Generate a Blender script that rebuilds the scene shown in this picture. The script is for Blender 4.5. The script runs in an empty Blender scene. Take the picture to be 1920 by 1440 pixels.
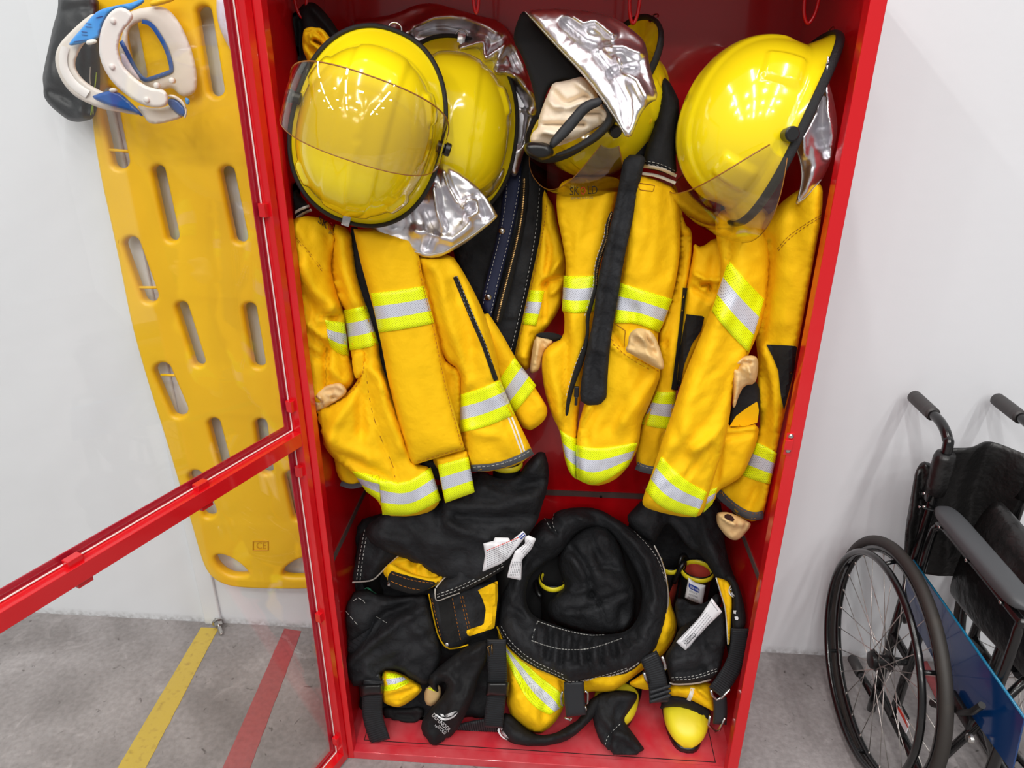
import bpy, bmesh, math, random
import numpy as np
from mathutils import Vector, Matrix, geometry
random.seed(7)
scene = bpy.context.scene
COL = scene.collection
PI = math.pi

# ------------------------------------------------------------------ camera
FPX, PITCH, YAW, ROLL = 1330.1, .4205, -.0661, .0053
CAM = np.array([0., -1.7111, 1.6461])
_f = np.array([math.sin(YAW)*math.cos(PITCH), math.cos(YAW)*math.cos(PITCH), -math.sin(PITCH)])
_r = np.array([math.cos(YAW), -math.sin(YAW), 0.])
_u = np.cross(_r, _f)
CR = math.cos(ROLL)*_r + math.sin(ROLL)*_u
CU = -math.sin(ROLL)*_r + math.cos(ROLL)*_u
CF = _f
cd = bpy.data.cameras.new('camera'); co = bpy.data.objects.new('camera', cd); COL.objects.link(co)
M = Matrix((( CR[0], CU[0], -CF[0], CAM[0]), (CR[1], CU[1], -CF[1], CAM[1]), (CR[2], CU[2], -CF[2], CAM[2]), (0,0,0,1)))
co.matrix_world = M
cd.sensor_fit = 'HORIZONTAL'; cd.sensor_width = 36; cd.lens = 36*FPX/1920; cd.clip_start = .05
scene.camera = co
LX, RX = -.5125, .4825      # inner faces of the locker's side panels

def rays(P):
    P = np.asarray(P, float).reshape(-1, 2)
    return CF[None] + CR[None]*((P[:, :1]-960)/FPX) + CU[None]*((720-P[:, 1:])/FPX)
def at(P, ax, v):
    """survey helper: where the sight line of a photo point meets the plane axis = v"""
    d = rays(P); t = (np.asarray(v)-CAM[ax])/d[:, ax]
    return CAM[None] + d*t[:, None]
def at1(x, y, ax, v): return at([(x, y)], ax, v)[0]
def K(ox, oy, s, pts): return [(ox+x/s, oy+y/s) for x, y in pts]
def cA(*p): return K(480, 0, 3, p)
def cB(*p): return K(960, 0, 3, p)
def cD(*p): return K(520, 400, 2.4, p)
def cE(*p): return K(900, 300, 2, p)
def cF(*p): return K(600, 860, 2.4818, p)
def cG(*p): return K(900, 920, 2.77, p)
def cH(*p): return K(1420, 700, 1.946, p)
def cJ(*p): return K(60, 0, 4.8, p)

# ------------------------------------------------------------------ objects
def thing(name, label, cat, loc=(0, 0, 0), group=None):
    o = bpy.data.objects.new(name, None); COL.objects.link(o)
    o.location = loc; o.empty_display_size = .05
    o['label'] = label; o['category'] = cat
    if group: o['group'] = group
    return o
def tag(o, label, cat, group=None):
    o['label'] = label; o['category'] = cat
    if group: o['group'] = group
    return o
def root_loc(p):
    v = Vector((0, 0, 0))
    while p is not None: v += p.location; p = p.parent
    return v
def obj(name, verts, faces, mat, parent=None, smooth=True, midx=None, label=None):
    off = root_loc(parent)
    me = bpy.data.meshes.new(name)
    vv = [(float(v[0])-off.x, float(v[1])-off.y, float(v[2])-off.z) for v in verts]
    loc = Vector((0, 0, 0))
    if parent is None and vv:                         # a thing that is one mesh: origin at its base
        a = np.array(vv); loc = Vector(((a[:, 0].min()+a[:, 0].max())/2, (a[:, 1].min()+a[:, 1].max())/2, a[:, 2].min()))
        vv = [(v[0]-loc.x, v[1]-loc.y, v[2]-loc.z) for v in vv]
    me.from_pydata(vv, [], [tuple(int(i) for i in f) for f in faces])
    mats = mat if isinstance(mat, (list, tuple)) else [mat]
    for m in mats: me.materials.append(m)
    if midx is not None: me.polygons.foreach_set('material_index', [int(i) for i in midx])
    if smooth: me.polygons.foreach_set('use_smooth', [True]*len(me.polygons))
    me.update()
    bm = bmesh.new(); bm.from_mesh(me); bmesh.ops.recalc_face_normals(bm, faces=bm.faces); bm.to_mesh(me); bm.free()
    o = bpy.data.objects.new(name, me); COL.objects.link(o); o.location = loc
    if parent: o.parent = parent
    if label: o['label'] = label
    return o
class MB:
    """collects shapes of ONE part"""
    def __init__(s): s.v = []; s.f = []; s.m = []
    def add(s, v, f, m=0):
        n = len(s.v); s.v += [tuple(map(float, p)) for p in v]; s.f += [[i+n for i in q] for q in f]; s.m += [m]*len(f)
    def box(s, a, b, m=0, bev=0.):
        x0, x1 = sorted((a[0], b[0])); y0, y1 = sorted((a[1], b[1])); z0, z1 = sorted((a[2], b[2]))
        s.obox((x0, y0, z0), (x1-x0, 0, 0), (0, y1-y0, 0), (0, 0, z1-z0), m, bev)
    def obox(s, o, ex, ey, ez, m=0, bev=0.):
        o, ex, ey, ez = map(Vector, (o, ex, ey, ez))
        if bev <= 0:
            P = [o+ex*i+ey*j+ez*k for k in (0, 1) for j in (0, 1) for i in (0, 1)]
            s.add(P, [(0, 2, 3, 1), (4, 5, 7, 6), (0, 1, 5, 4), (2, 6, 7, 3), (0, 4, 6, 2), (1, 3, 7, 5)], m); return
        bm = bmesh.new()
        P = [bm.verts.new(o+ex*i+ey*j+ez*k) for k in (0, 1) for j in (0, 1) for i in (0, 1)]
        for q in [(0, 2, 3, 1), (4, 5, 7, 6), (0, 1, 5, 4), (2, 6, 7, 3), (0, 4, 6, 2), (1, 3, 7, 5)]: bm.faces.new([P[i] for i in q])
        bmesh.ops.bevel(bm, geom=list(bm.edges), offset=bev, segments=2, affect='EDGES', profile=.5)
        bm.verts.index_update()
        s.add([v.co for v in bm.verts], [[v.index for v in f.verts] for f in bm.faces], m); bm.free()
    def tube(s, pts, r, n=10, m=0, closed=False, flat=None, up=None):
        """round (or flattened) tube along points; r may be a list"""
        P = [Vector(p) for p in pts]; N = len(P)
        rr = r if isinstance(r, (list, tuple, np.ndarray)) else [r]*N
        T = []
        for i in range(N):
            a = P[(i-1) % N] if closed or i > 0 else P[0]; b = P[(i+1) % N] if closed or i < N-1 else P[-1]
            t = b-a; T.append(t.normalized() if t.length > 1e-9 else Vector((0, 0, 1)))
        u = Vector(up) if up is not None else (Vector((0, 0, 1)) if abs(T[0].z) < .9 else Vector((1, 0, 0)))
        V = []
        for i in range(N):
            t = T[i]
            if up is not None: u = Vector(up)
            u = (u-t*u.dot(t)).normalized(); w = t.cross(u)
            a, b = (1, 1) if flat is None else flat
            for k in range(n):
                q = 2*PI*k/n
                V.append(P[i]+u*(rr[i]*a*math.cos(q))+w*(rr[i]*b*math.sin(q)))
        F = []
        for i in range(N if closed else N-1):
            for k in range(n):
                j = (i+1) % N
                F.append((i*n+k, i*n+(k+1) % n, j*n+(k+1) % n, j*n+k))
        if not closed: F += [tuple(range(n))[::-1], tuple((N-1)*n+k for k in range(n))]
        s.add(V, F, m)
    def build(s, name, mat, parent=None, smooth=False, label=None, angle=None):
        o = obj(name, s.v, s.f, mat, parent, smooth, s.m, label)
        if angle is not None:
            o.data.polygons.foreach_set('use_smooth', [True]*len(o.data.polygons))
            bm = bmesh.new(); bm.from_mesh(o.data)
            for e in bm.edges:
                if len(e.link_faces) == 2 and e.calc_face_angle(0) > angle: e.smooth = False
            bm.to_mesh(o.data); bm.free()
        return o
def bez(pts, n=8, closed=False):
    """Catmull-Rom through points"""
    P = [Vector(p) for p in pts]; N = len(P); out = []
    for i in range(N if closed else N-1):
        p0 = P[(i-1) % N] if closed or i > 0 else P[0]*2-P[1]
        p1 = P[i]; p2 = P[(i+1) % N]
        p3 = P[(i+2) % N] if closed or i < N-2 else P[-1]*2-P[-2]
        for k in range(n):
            t = k/n
            out.append(.5*((2*p1)+(p2-p0)*t+(2*p0-5*p1+4*p2-p3)*t*t+(3*p1-p0-3*p2+p3)*t**3))
    if not closed: out.append(P[-1])
    return out

# ------------------------------------------------------------------ noise
def hash2(ix, iy, seed):
    n = (ix.astype(np.int64)*374761393+iy.astype(np.int64)*668265263+seed*1274126177) & 0x7fffffff
    n = ((n ^ (n >> 13))*1274126177) & 0x7fffffff
    return ((n ^ (n >> 16)) & 0xffff)/65535.0
def vnoise(x, y, seed):
    ix = np.floor(x); iy = np.floor(y); fx = x-ix; fy = y-iy
    fx = fx*fx*fx*(fx*(fx*6-15)+10); fy = fy*fy*fy*(fy*(fy*6-15)+10)
    a = hash2(ix, iy, seed); b = hash2(ix+1, iy, seed); c = hash2(ix, iy+1, seed); d = hash2(ix+1, iy+1, seed)
    return (a*(1-fx)+b*fx)*(1-fy)+(c*(1-fx)+d*fx)*fy-.5
def fbm(x, y, seed, o=3):
    s = 0; a = 1
    for i in range(o): s = s+a*vnoise(x*2**i, y*2**i, seed+i*17); a *= .5
    return s

# ------------------------------------------------------------------ cloth panels
def chaikin(P, k, closed=True):
    P = np.asarray(P, float)
    for _ in range(k):
        if closed: Q = np.roll(P, -1, 0)
        else: Q = P[1:]; 
        A = P if closed else P[:-1]
        R_ = np.empty((2*len(A), 2)); R_[0::2] = A*.75+Q*.25; R_[1::2] = A*.25+Q*.75
        if not closed: R_ = np.vstack([P[:1], R_, P[-1:]])
        P = R_
    return P
def resample(P, step, closed=True):
    P = np.asarray(P, float); Q = np.vstack([P, P[:1]]) if closed else P
    d = np.hypot(*(np.diff(Q, axis=0).T)); s = np.concatenate([[0], np.cumsum(d)])
    n = max(3 if closed else 2, int(round(s[-1]/step)))
    t = np.linspace(0, s[-1], n, endpoint=not closed)
    return np.stack([np.interp(t, s, Q[:, 0]), np.interp(t, s, Q[:, 1])], 1)
def seg_dist(X, P, closed=True):
    P = np.asarray(P, float); A = P if closed else P[:-1]; B = np.roll(P, -1, 0) if closed else P[1:]
    D = B-A; L = (D**2).sum(1)+1e-12; best = np.full(len(X), 1e9)
    for i in range(len(A)):
        w = X-A[i]; t = np.clip((w@D[i])/L[i], 0, 1); q = w-t[:, None]*D[i]
        best = np.minimum(best, (q**2).sum(1))
    return np.sqrt(best)
def inside(X, P):
    r = np.zeros(len(X), bool); n = len(P); j = n-1
    for i in range(n):
        xi, yi = P[i]; xj, yj = P[j]
        c = ((yi > X[:, 1]) != (yj > X[:, 1])) & (X[:, 0] < (xj-xi)*(X[:, 1]-yi)/(yj-yi+1e-12)+xi)
        r ^= c; j = i
    return r

class Panel:
    """a piece of cloth (or a soft body) with its own outline, distance, fullness, folds and thickness"""
    def __init__(s, name, mat, parent, pts, Y, T=.03, edge=40, smooth=1, folds=(), noise=(), step=7, thick=.012,
                 holes=(), clip=True, label=None, crumple=None, back=None, soft=.5, rim=9.):
        s.soft, s.rim = soft, rim
        s.T, s.edge, s.folds, s.noise, s.clip, s.crumple = T, edge, folds, noise, clip, crumple
        if isinstance(Y, (int, float)): s.Yf = lambda X: np.full(len(X), float(Y))
        else:
            (ya, pa), (yb, pb) = Y[:2]; k = Y[2] if len(Y) > 2 else (0, 0)   # (Y at row pa), (Y at row pb), optional (slope per 100 columns, column)
            s.Yf = lambda X, k=k: ya+(yb-ya)*np.clip((X[:, 1]-pa)/(pb-pa), -.15, 1.15)+k[0]*(X[:, 0]-k[1])/100
        out = resample(chaikin(pts, smooth) if smooth else pts, step)
        s.out = out; s.holes = [resample(chaikin(h, 2), step) for h in holes]
        x0, y0 = out.min(0); x1, y1 = out.max(0)
        gx = []; row = 0; y = y0
        while y < y1:
            gx += [(x+(step/2 if row % 2 else 0), y) for x in np.arange(x0, x1, step)]; y += step*.866; row += 1
        G = np.array(gx)
        G = G[inside(G, out)]
        for h in s.holes: G = G[~inside(G, h)]
        d = seg_dist(G, out)
        for h in s.holes: d = np.minimum(d, seg_dist(G, h))
        G = G[d > step*.55]
        V = [tuple(p) for p in out]; E = [(i, (i+1) % len(out)) for i in range(len(out))]
        for h in s.holes:
            b = len(V); V += [tuple(p) for p in h]; E += [(b+i, b+(i+1) % len(h)) for i in range(len(h))]
        V += [tuple(p) for p in G]
        rv, re, rf, _, _, _ = geometry.delaunay_2d_cdt([Vector(p) for p in V], E, [], 1, 1e-4)
        Q = np.array([(v.x, v.y) for v in rv]); Fc = [list(f) for f in rf]
        cen = np.array([Q[f].mean(0) for f in Fc]); ok = inside(cen, out)
        for h in s.holes: ok &= ~inside(cen, h)
        Fc = [f for f, k in zip(Fc, ok) if k]
        n = len(Q); h = s.H(Q)
        Yb = s.Yf(Q)
        front = s.world(Q, Yb-h)
        dE = s.dist(Q); bk = np.minimum(dE/max(edge, 1), 1)
        tb = thick if back is None else back
        backv = s.world(Q, Yb+.002+tb*np.sqrt(1-(1-bk)**2))
        cnt = {}
        for f in Fc:
            for i in range(len(f)): cnt.setdefault(frozenset((f[i], f[(i+1) % len(f)])), []).append((f[i], f[(i+1) % len(f)]))
        F = [tuple(f) for f in Fc]+[tuple(i+n for i in f[::-1]) for f in Fc]
        for k, v in cnt.items():
            if len(v) == 1: a, b = v[0]; F.append((b, a, a+n, b+n))
        s.name = name; s.parent = parent
        s.o = obj(name, np.vstack([front, backv]), F, mat, parent, True, label=label)
    def dist(s, X):
        d = seg_dist(X, s.out); 
        for h in s.holes: d = np.minimum(d, seg_dist(X, h))
        return np.where(inside(X, s.out), d, 0)
    def H(s, X):
        d = s.dist(X); k = np.minimum(d/max(s.edge, 1e-6), 1); k2 = np.minimum(d/s.rim, 1); prof = s.soft*np.sqrt(np.maximum(1-(1-k)**2, 0))+(1-s.soft)*np.sqrt(np.maximum(1-(1-k2)**2, 0))
        h = s.T*prof; m = np.minimum(d/14., 1)
        for f in s.folds:
            P, w, a = f[:3]; dd = seg_dist(X, P, False)
            h = h+2.0*a*np.exp(-(dd/w)**2)*m
        for q in s.noise:
            amp, wl, ang, st, seed = q[:5]          # amplitude, wavelength px, fold direction deg, stretch along it, seed
            c, sn = math.cos(math.radians(ang)), math.sin(math.radians(ang))
            u = (X[:, 0]*c+X[:, 1]*sn)/(wl*st); v = (-X[:, 0]*sn+X[:, 1]*c)/wl
            f = fbm(u, v, seed, 2); h = h+(amp*2.8*f if len(q) < 6 else amp*3.*(.28-np.sqrt(f*f+.0012)))*m
        if s.crumple:
            amp, wl, seed = s.crumple; rr = random.Random(seed)
            for i in range(4):
                a = rr.uniform(0, PI); c, sn = math.cos(a), math.sin(a); L = wl*rr.uniform(.6, 1.5)
                t = (X[:, 0]*c+X[:, 1]*sn)/L+3*fbm(X[:, 0]/(wl*1.6), X[:, 1]/(wl*1.6), seed+i*31, 2)
                h = h+amp/2*(np.abs(t-np.floor(t)-.5)*4-1)*m
        return h
    def world(s, X, Y):
        W = at(X, 1, Y)
        if s.clip: W[:, 0] = np.clip(W[:, 0], LX+.004, RX-.004); W[:, 1] = np.minimum(W[:, 1], -.062); W[:, 2] = np.maximum(W[:, 2], .029)
        return W
    def on(s, X, lift=0.):
        X = np.asarray(X, float).reshape(-1, 2)
        return s.world(X, s.Yf(X)-s.H(X)-lift)
    # --- things sewn onto the panel
    def band(s, top, bot, mats, name='reflective_band', n=None, m=9, lift=.003, sub=None, label=None):
        """tape between two edges: three stripes across"""
        L = np.hypot(*np.diff(np.asarray(top, float), axis=0).T).sum()
        n = n or max(6, int(L/5))
        top_ = resample(chaikin(top, 2, False), 1e9 if False else L/(n-1), False); bot_ = resample(chaikin(bot, 2, False), np.hypot(*np.diff(np.asarray(bot, float), axis=0).T).sum()/(n-1), False)
        k = min(len(top_), len(bot_)); tt = np.linspace(0, 1, k)
        def rs(P):
            d = np.concatenate([[0], np.cumsum(np.hypot(*np.diff(P, axis=0).T))]); d /= d[-1]
            return np.stack([np.interp(tt, d, P[:, 0]), np.interp(tt, d, P[:, 1])], 1)
        A, B = rs(top_), rs(bot_)
        X = np.concatenate([A*(1-j/m)+B*(j/m) for j in range(m+1)])
        f = s.on(X, lift); b = s.on(X, -.0005)
        N = len(X); F = []; mi = []
        for j in range(m):
            for i in range(k-1):
                a = j*k+i; F.append((a, a+1, a+k+1, a+k)); mi.append(min(len(mats)-1, int(j*len(mats)/m)))
        for i in range(k-1):
            F.append((i, i+N, i+1+N, i+1)); mi.append(0); a = m*k+i; F.append((a, a+1, a+1+N, a+N)); mi.append(len(mats)-1)
        for j in range(m):
            a = j*k; F.append((a, a+k, a+k+N, a+N)); mi.append(min(len(mats)-1, int(j*len(mats)/m)))
            a = j*k+k-1; F.append((a, a+N, a+k+N, a+k)); mi.append(min(len(mats)-1, int(j*len(mats)/m)))
        return obj(name, np.vstack([f, b]), F, mats, sub or s.o, True, mi, label)
    def strips(s, lines, width, mat, name='stitching', lift=.0022, dash=None, smooth=1, sub=None, label=None):
        if 1 < len(lines) <= 8:                          # each seam its own part
            for ln in lines: o = s.strips([ln], width, mat, name, lift, dash, smooth, sub, label)
            return o
        mb = MB()
        for ln in lines:
            P = resample(chaikin(ln, smooth, False), 4, False)
            if dash:
                d = resample(P, sum(dash), False); segs = []
                for i in range(len(d)-1):
                    t = dash[0]/sum(dash); segs.append(np.array([d[i], d[i]*(1-t)+d[i+1]*t]))
            else: segs = [P]
            for q in segs:
                t = np.gradient(q, axis=0); t /= np.linalg.norm(t, axis=1)[:, None]+1e-9; nn = np.stack([-t[:, 1], t[:, 0]], 1)*width/2
                a = s.on(q+nn, lift*.4); c = s.on(q, lift); b = s.on(q-nn, lift*.4); k = len(q)
                F = []
                for i in range(k-1): F += [(i, i+1, k+i+1, k+i), (k+i, k+i+1, 2*k+i+1, 2*k+i)]
                mb.add(np.vstack([a, c, b]), F)
        return mb.build(name, mat, sub or s.o, True, label)
    def text(s, body, org, ex, ey, mat, name='lettering', lift=.0015, sub=None, label=None, extr=.03):
        return text_on(body, org, ex, ey, lambda X, l: s.on(X, lift+l), mat, name, sub or s.o, label)
    def patch(s, polys, mat, name, lift=.0015, sub=None, label=None):
        mb = MB()
        for P in polys:
            P = resample(P, 6); G = np.array([(x, y) for x in np.arange(P[:, 0].min(), P[:, 0].max(), 6) for y in np.arange(P[:, 1].min(), P[:, 1].max(), 6)])
            G = G[inside(G, P)] if len(G) else np.zeros((0, 2)); G = G[seg_dist(G, P) > 3] if len(G) else G; bv = [Vector(p) for p in P]; NB_ = len(bv)
            rv, re, rf, _, _, _ = geometry.delaunay_2d_cdt(bv+[Vector(g) for g in G], [(i, (i+1) % NB_) for i in range(NB_)], [], 1, 1e-4)
            Q = np.array([(v.x, v.y) for v in rv]); n = len(Q)
            F = [tuple(f) for f in rf]+[tuple(i+n for i in list(f)[::-1]) for f in rf]
            nb = len(P); F += [(i, (i+1) % nb, (i+1) % nb+n, i+n) for i in range(nb)]
            mb.add(np.vstack([s.on(Q, lift), s.on(Q, .0003)]), F)
        return mb.build(name, mat, sub or s.o, False, label)
def text_mesh(body):
    cu = bpy.data.curves.new('t', 'FONT'); cu.body = body; cu.size = 1; cu.resolution_u = 3
    to = bpy.data.objects.new('t', cu); COL.objects.link(to)
    bpy.context.view_layer.update()
    me = bpy.data.meshes.new_from_object(to.evaluated_get(bpy.context.evaluated_depsgraph_get()))
    V = np.array([v.co[:] for v in me.vertices]); F = [list(p.vertices) for p in me.polygons]
    bpy.data.objects.remove(to); bpy.data.meshes.remove(me); bpy.data.curves.remove(cu)
    return V, F
def text_on(body, org, ex, ey, fn, mat, name, parent, label=None):
    """org: start of baseline; ex: vector covering the whole string; ey: vector of a capital's height"""
    V, F = text_mesh(body)
    w = V[:, 0].max(); V = V/np.array([w, .7, 1])
    X = np.array(org)[None]+V[:, :1]*np.array(ex)[None]+V[:, 1:2]*np.array(ey)[None]
    return obj(name, fn(X, 0.), F, mat, parent, False, label=label)
# ------------------------------------------------------------------ materials
def mat(name, col, rough=.5, metal=0., bump=None, var=None, coat=0., spec=.5, emit=None, alpha=None):
    """bump: list of (kind, scale, strength, distance); var: (scale, amount, second colour)"""
    m = bpy.data.materials.new(name); m.use_nodes = True; nt = m.node_tree; N = nt.nodes; Lk = nt.links
    b = N['Principled BSDF']; b.inputs['Base Color'].default_value = (*col, 1); b.inputs['Roughness'].default_value = rough
    b.inputs['Metallic'].default_value = metal; b.inputs['Coat Weight'].default_value = coat; b.inputs['Coat Roughness'].default_value = .05
    b.inputs['Specular IOR Level'].default_value = spec
    tc = N.new('ShaderNodeNewGeometry')
    if var:
        no = N.new('ShaderNodeTexNoise'); no.inputs['Scale'].default_value = var[0]; no.inputs['Detail'].default_value = 5
        Lk.new(tc.outputs['Position'], no.inputs['Vector'])
        r = N.new('ShaderNodeValToRGB'); r.color_ramp.elements[0].position = var[3] if len(var) > 3 else .35; r.color_ramp.elements[1].position = var[4] if len(var) > 4 else .7
        r.color_ramp.elements[0].color = (*col, 1); r.color_ramp.elements[1].color = (*[c*(1-var[1])+d*var[1] for c, d in zip(col, var[2])], 1)
        Lk.new(no.outputs['Fac'], r.inputs['Fac']); Lk.new(r.outputs['Color'], b.inputs['Base Color'])
    prev = None
    for kind, sc, st, dist in (bump or []):
        if kind == 'noise': t = N.new('ShaderNodeTexNoise'); t.inputs['Scale'].default_value = sc; t.inputs['Detail'].default_value = 4; o = t.outputs['Fac']
        elif kind == 'voronoi': t = N.new('ShaderNodeTexVoronoi'); t.inputs['Scale'].default_value = sc; o = t.outputs['Distance']
        elif kind == 'facet':
            t = N.new('ShaderNodeTexVoronoi'); t.feature = 'SMOOTH_F1'; t.inputs['Scale'].default_value = sc; t.inputs['Smoothness'].default_value = .15; o = t.outputs['Distance']
        else: t = N.new('ShaderNodeTexWave'); t.inputs['Scale'].default_value = sc; t.bands_direction = kind; o = t.outputs['Fac']
        Lk.new(tc.outputs['Position'], t.inputs['Vector'])
        bp = N.new('ShaderNodeBump'); bp.inputs['Strength'].default_value = st; bp.inputs['Distance'].default_value = dist
        Lk.new(o, bp.inputs['Height'])
        if prev: Lk.new(prev.outputs['Normal'], bp.inputs['Normal'])
        prev = bp
    if prev: Lk.new(prev.outputs['Normal'], b.inputs['Normal'])
    if emit: b.inputs['Emission Color'].default_value = (*emit[0], 1); b.inputs['Emission Strength'].default_value = emit[1]
    return m
def srgb(r, g, b):
    f = lambda c: (c/255/12.92) if c/255 <= .04045 else ((c/255+.055)/1.055)**2.4
    return (f(r), f(g), f(b))
def clear(name, tint, gloss=.08, rough=.02, tints=1.):
    m = bpy.data.materials.new(name); m.use_nodes = True; nt = m.node_tree; N = nt.nodes; N.clear(); Lk = nt.links
    out = N.new('ShaderNodeOutputMaterial'); tr = N.new('ShaderNodeBsdfTransparent'); gl = N.new('ShaderNodeBsdfGlossy'); mx = N.new('ShaderNodeMixShader')
    tr.inputs['Color'].default_value = (*tint, 1); gl.inputs['Roughness'].default_value = rough
    lw = N.new('ShaderNodeLayerWeight'); lw.inputs['Blend'].default_value = .5
    pw = N.new('ShaderNodeMath'); pw.operation = 'POWER'; pw.inputs[1].default_value = 4.
    mu = N.new('ShaderNodeMath'); mu.operation = 'MULTIPLY_ADD'; mu.inputs[1].default_value = .8; mu.inputs[2].default_value = gloss
    mu.use_clamp = True
    Lk.new(lw.outputs['Facing'], pw.inputs[0]); Lk.new(pw.outputs[0], mu.inputs[0]); Lk.new(mu.outputs[0], mx.inputs['Fac'])
    Lk.new(tr.outputs[0], mx.inputs[1]); Lk.new(gl.outputs[0], mx.inputs[2]); Lk.new(mx.outputs[0], out.inputs['Surface'])
    return m
def dotted(name, col, dark, scale, rough=.5, r=.22, metal=0.):
    """tape woven with a grid of small holes"""
    m = mat(name, col, rough, metal); nt = m.node_tree; N = nt.nodes; Lk = nt.links; b = N['Principled BSDF']
    g = N.new('ShaderNodeNewGeometry'); mp = N.new('ShaderNodeMapping'); mp.vector_type = 'POINT'
    mp.inputs['Rotation'].default_value = (0, math.radians(38), 0); mp.inputs['Scale'].default_value = (scale, 0, scale)
    fr = N.new('ShaderNodeVectorMath'); fr.operation = 'FRACTION'; sb = N.new('ShaderNodeVectorMath'); sb.operation = 'SUBTRACT'; sb.inputs[1].default_value = (.5, 0, .5)
    ln = N.new('ShaderNodeVectorMath'); ln.operation = 'LENGTH'; lt = N.new('ShaderNodeMath'); lt.operation = 'LESS_THAN'; lt.inputs[1].default_value = r
    mx = N.new('ShaderNodeMix'); mx.data_type = 'RGBA'; mx.inputs['A'].default_value = (*col, 1); mx.inputs['B'].default_value = (*dark, 1)
    Lk.new(g.outputs['Position'], mp.inputs['Vector']); Lk.new(mp.outputs[0], fr.inputs[0]); Lk.new(fr.outputs[0], sb.inputs[0]); Lk.new(sb.outputs[0], ln.inputs[0])
    Lk.new(ln.outputs['Value'], lt.inputs[0]); Lk.new(lt.outputs[0], mx.inputs['Factor']); Lk.new(mx.outputs['Result'], b.inputs['Base Color'])
    return m

YEL = srgb(244, 193, 10)
m_yel = mat('yellow_aramid_cloth', YEL, .75, bump=[('noise', 900, .35, .0006), ('noise', 60, .25, .003), ('noise', 17, .45, .012)], var=(9, .35, srgb(236, 181, 6)), spec=.2)
m_yel2 = mat('yellow_thread', srgb(176, 104, 8), .8)
m_seam = mat('dark_seam_thread', srgb(150, 92, 12), .9)  # darker brown thread for seam lines and shoulder stitching
m_lime = dotted('lime_tape', srgb(238, 255, 0), srgb(165, 165, 0), 290, .5)
m_silv = dotted('silver_reflective_tape', srgb(205, 208, 220), srgb(120, 124, 140), 290, .35)
BLK = (.0095, .0098, .0115)
m_blk = mat('black_quilted_lining', BLK, .78, bump=[('noise', 700, .3, .0006), ('noise', 40, .7, .008), ('noise', 110, .4, .003)], var=(14, .5, (.036, .038, .042)), spec=.25)
m_blk2 = mat('black_knee_canvas', (.009, .009, .010), .75, bump=[('noise', 900, .3, .0005), ('noise', 40, .6, .006)], var=(10, .4, (.03, .03, .032)), spec=.22)
m_navy = mat('navy_facing_cloth', srgb(26, 34, 66), .75, bump=[('noise', 900, .3, .0005)])
m_velc = mat('black_hook_and_loop', (.006, .006, .006), .95, bump=[('noise', 1500, .9, .001)])
m_grey = mat('grey_cuff_binding', srgb(88, 92, 98), .8, bump=[('noise', 900, .3, .0006)])
m_web = mat('black_webbing', srgb(34, 36, 40), .6, bump=[('noise', 900, .3, .0005)])
m_wthr = mat('white_thread', srgb(205, 205, 200), .8)
m_wtape = mat('white_piping_tape', srgb(235, 232, 222), .7)
m_label = mat('white_care_label', srgb(232, 232, 236), .6)
m_ink = mat('printed_black_ink', srgb(30, 30, 34), .7)
m_ink2 = mat('printed_grey_ink', srgb(120, 122, 128), .7)
m_inkb = mat('printed_blue_ink', srgb(30, 60, 150), .6)
m_inkr = mat('printed_red_ink', srgb(214, 60, 40), .6)
m_emb = mat('white_embroidery', srgb(225, 226, 228), .7)
m_hel = mat('glossy_yellow_helmet_shell', srgb(248, 222, 22), .13, coat=.6)
m_trim = mat('black_rubber_trim', srgb(26, 28, 30), .55, bump=[('X', 260, .4, .001), ('Z', 240, .4, .001)])
m_knob = mat('black_plastic', srgb(18, 18, 19), .35)
m_alu = mat('aluminised_cloth', srgb(228, 226, 230), .34, 1., bump=[('noise', 14, .12, .02), ('noise', 1200, .08, .0004)])
m_felt = mat('black_felt_lining', (.006, .006, .007), .95)
m_cream = mat('cream_cotton_knit', srgb(242, 226, 203), .85, bump=[('noise', 600, .35, .0008), ('noise', 40, .5, .005)])
m_leath = mat('tan_glove_leather', srgb(222, 188, 132), .7, bump=[('noise', 500, .35, .0008), ('noise', 50, .4, .004)])
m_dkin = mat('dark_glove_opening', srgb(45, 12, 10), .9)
m_visor = clear('clear_visor', (.93, .90, .82), .07)
m_visor_s = clear('smoky_visor', (.62, .58, .52), .08)
m_vedge = mat('amber_visor_edge', srgb(150, 95, 30), .3)
m_steel = mat('bright_steel', srgb(200, 198, 195), .25, 1.)
m_brass = mat('brass_zip_teeth', srgb(176, 142, 92), .4, 1.)
m_red = mat('red_gloss_paint', srgb(208, 10, 22), .28, coat=.5, bump=[('noise', 140, .04, .001)])
m_red2 = mat('red_paint_dust_sheen', srgb(203, 46, 58), .30, coat=.5, var=(13, .55, srgb(212, 110, 114), .35, .7))  # paler pink in the colour stands for dust and light reflected off the pan
m_gap = mat('dark_joint', (.01, .003, .003), .9)
m_ledge = mat('grey_rubber_strip', srgb(92, 70, 66), .8)
m_glass = clear('door_glass', (.985, .99, .985), .045, .01)
m_gedge = mat('white_glazing_bead', srgb(240, 225, 222), .5)
m_lip = mat('red_paint_lip', srgb(178, 22, 48), .35)
m_board = mat('yellow_moulded_plastic', srgb(243, 194, 26), .4, bump=[('noise', 500, .08, .0006), ('noise', 6, .2, .01)])
m_boardd = mat('yellow_moulded_emblem', srgb(204, 146, 14), .5)
m_coll = mat('white_foam_plastic', srgb(222, 214, 204), .45)
m_coll2 = mat('pale_grey_plastic', srgb(232, 228, 224), .35)
m_blue = mat('light_blue_plastic', srgb(60, 150, 226), .35)
m_blued = mat('deep_blue_plastic', srgb(30, 86, 160), .3)
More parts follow.
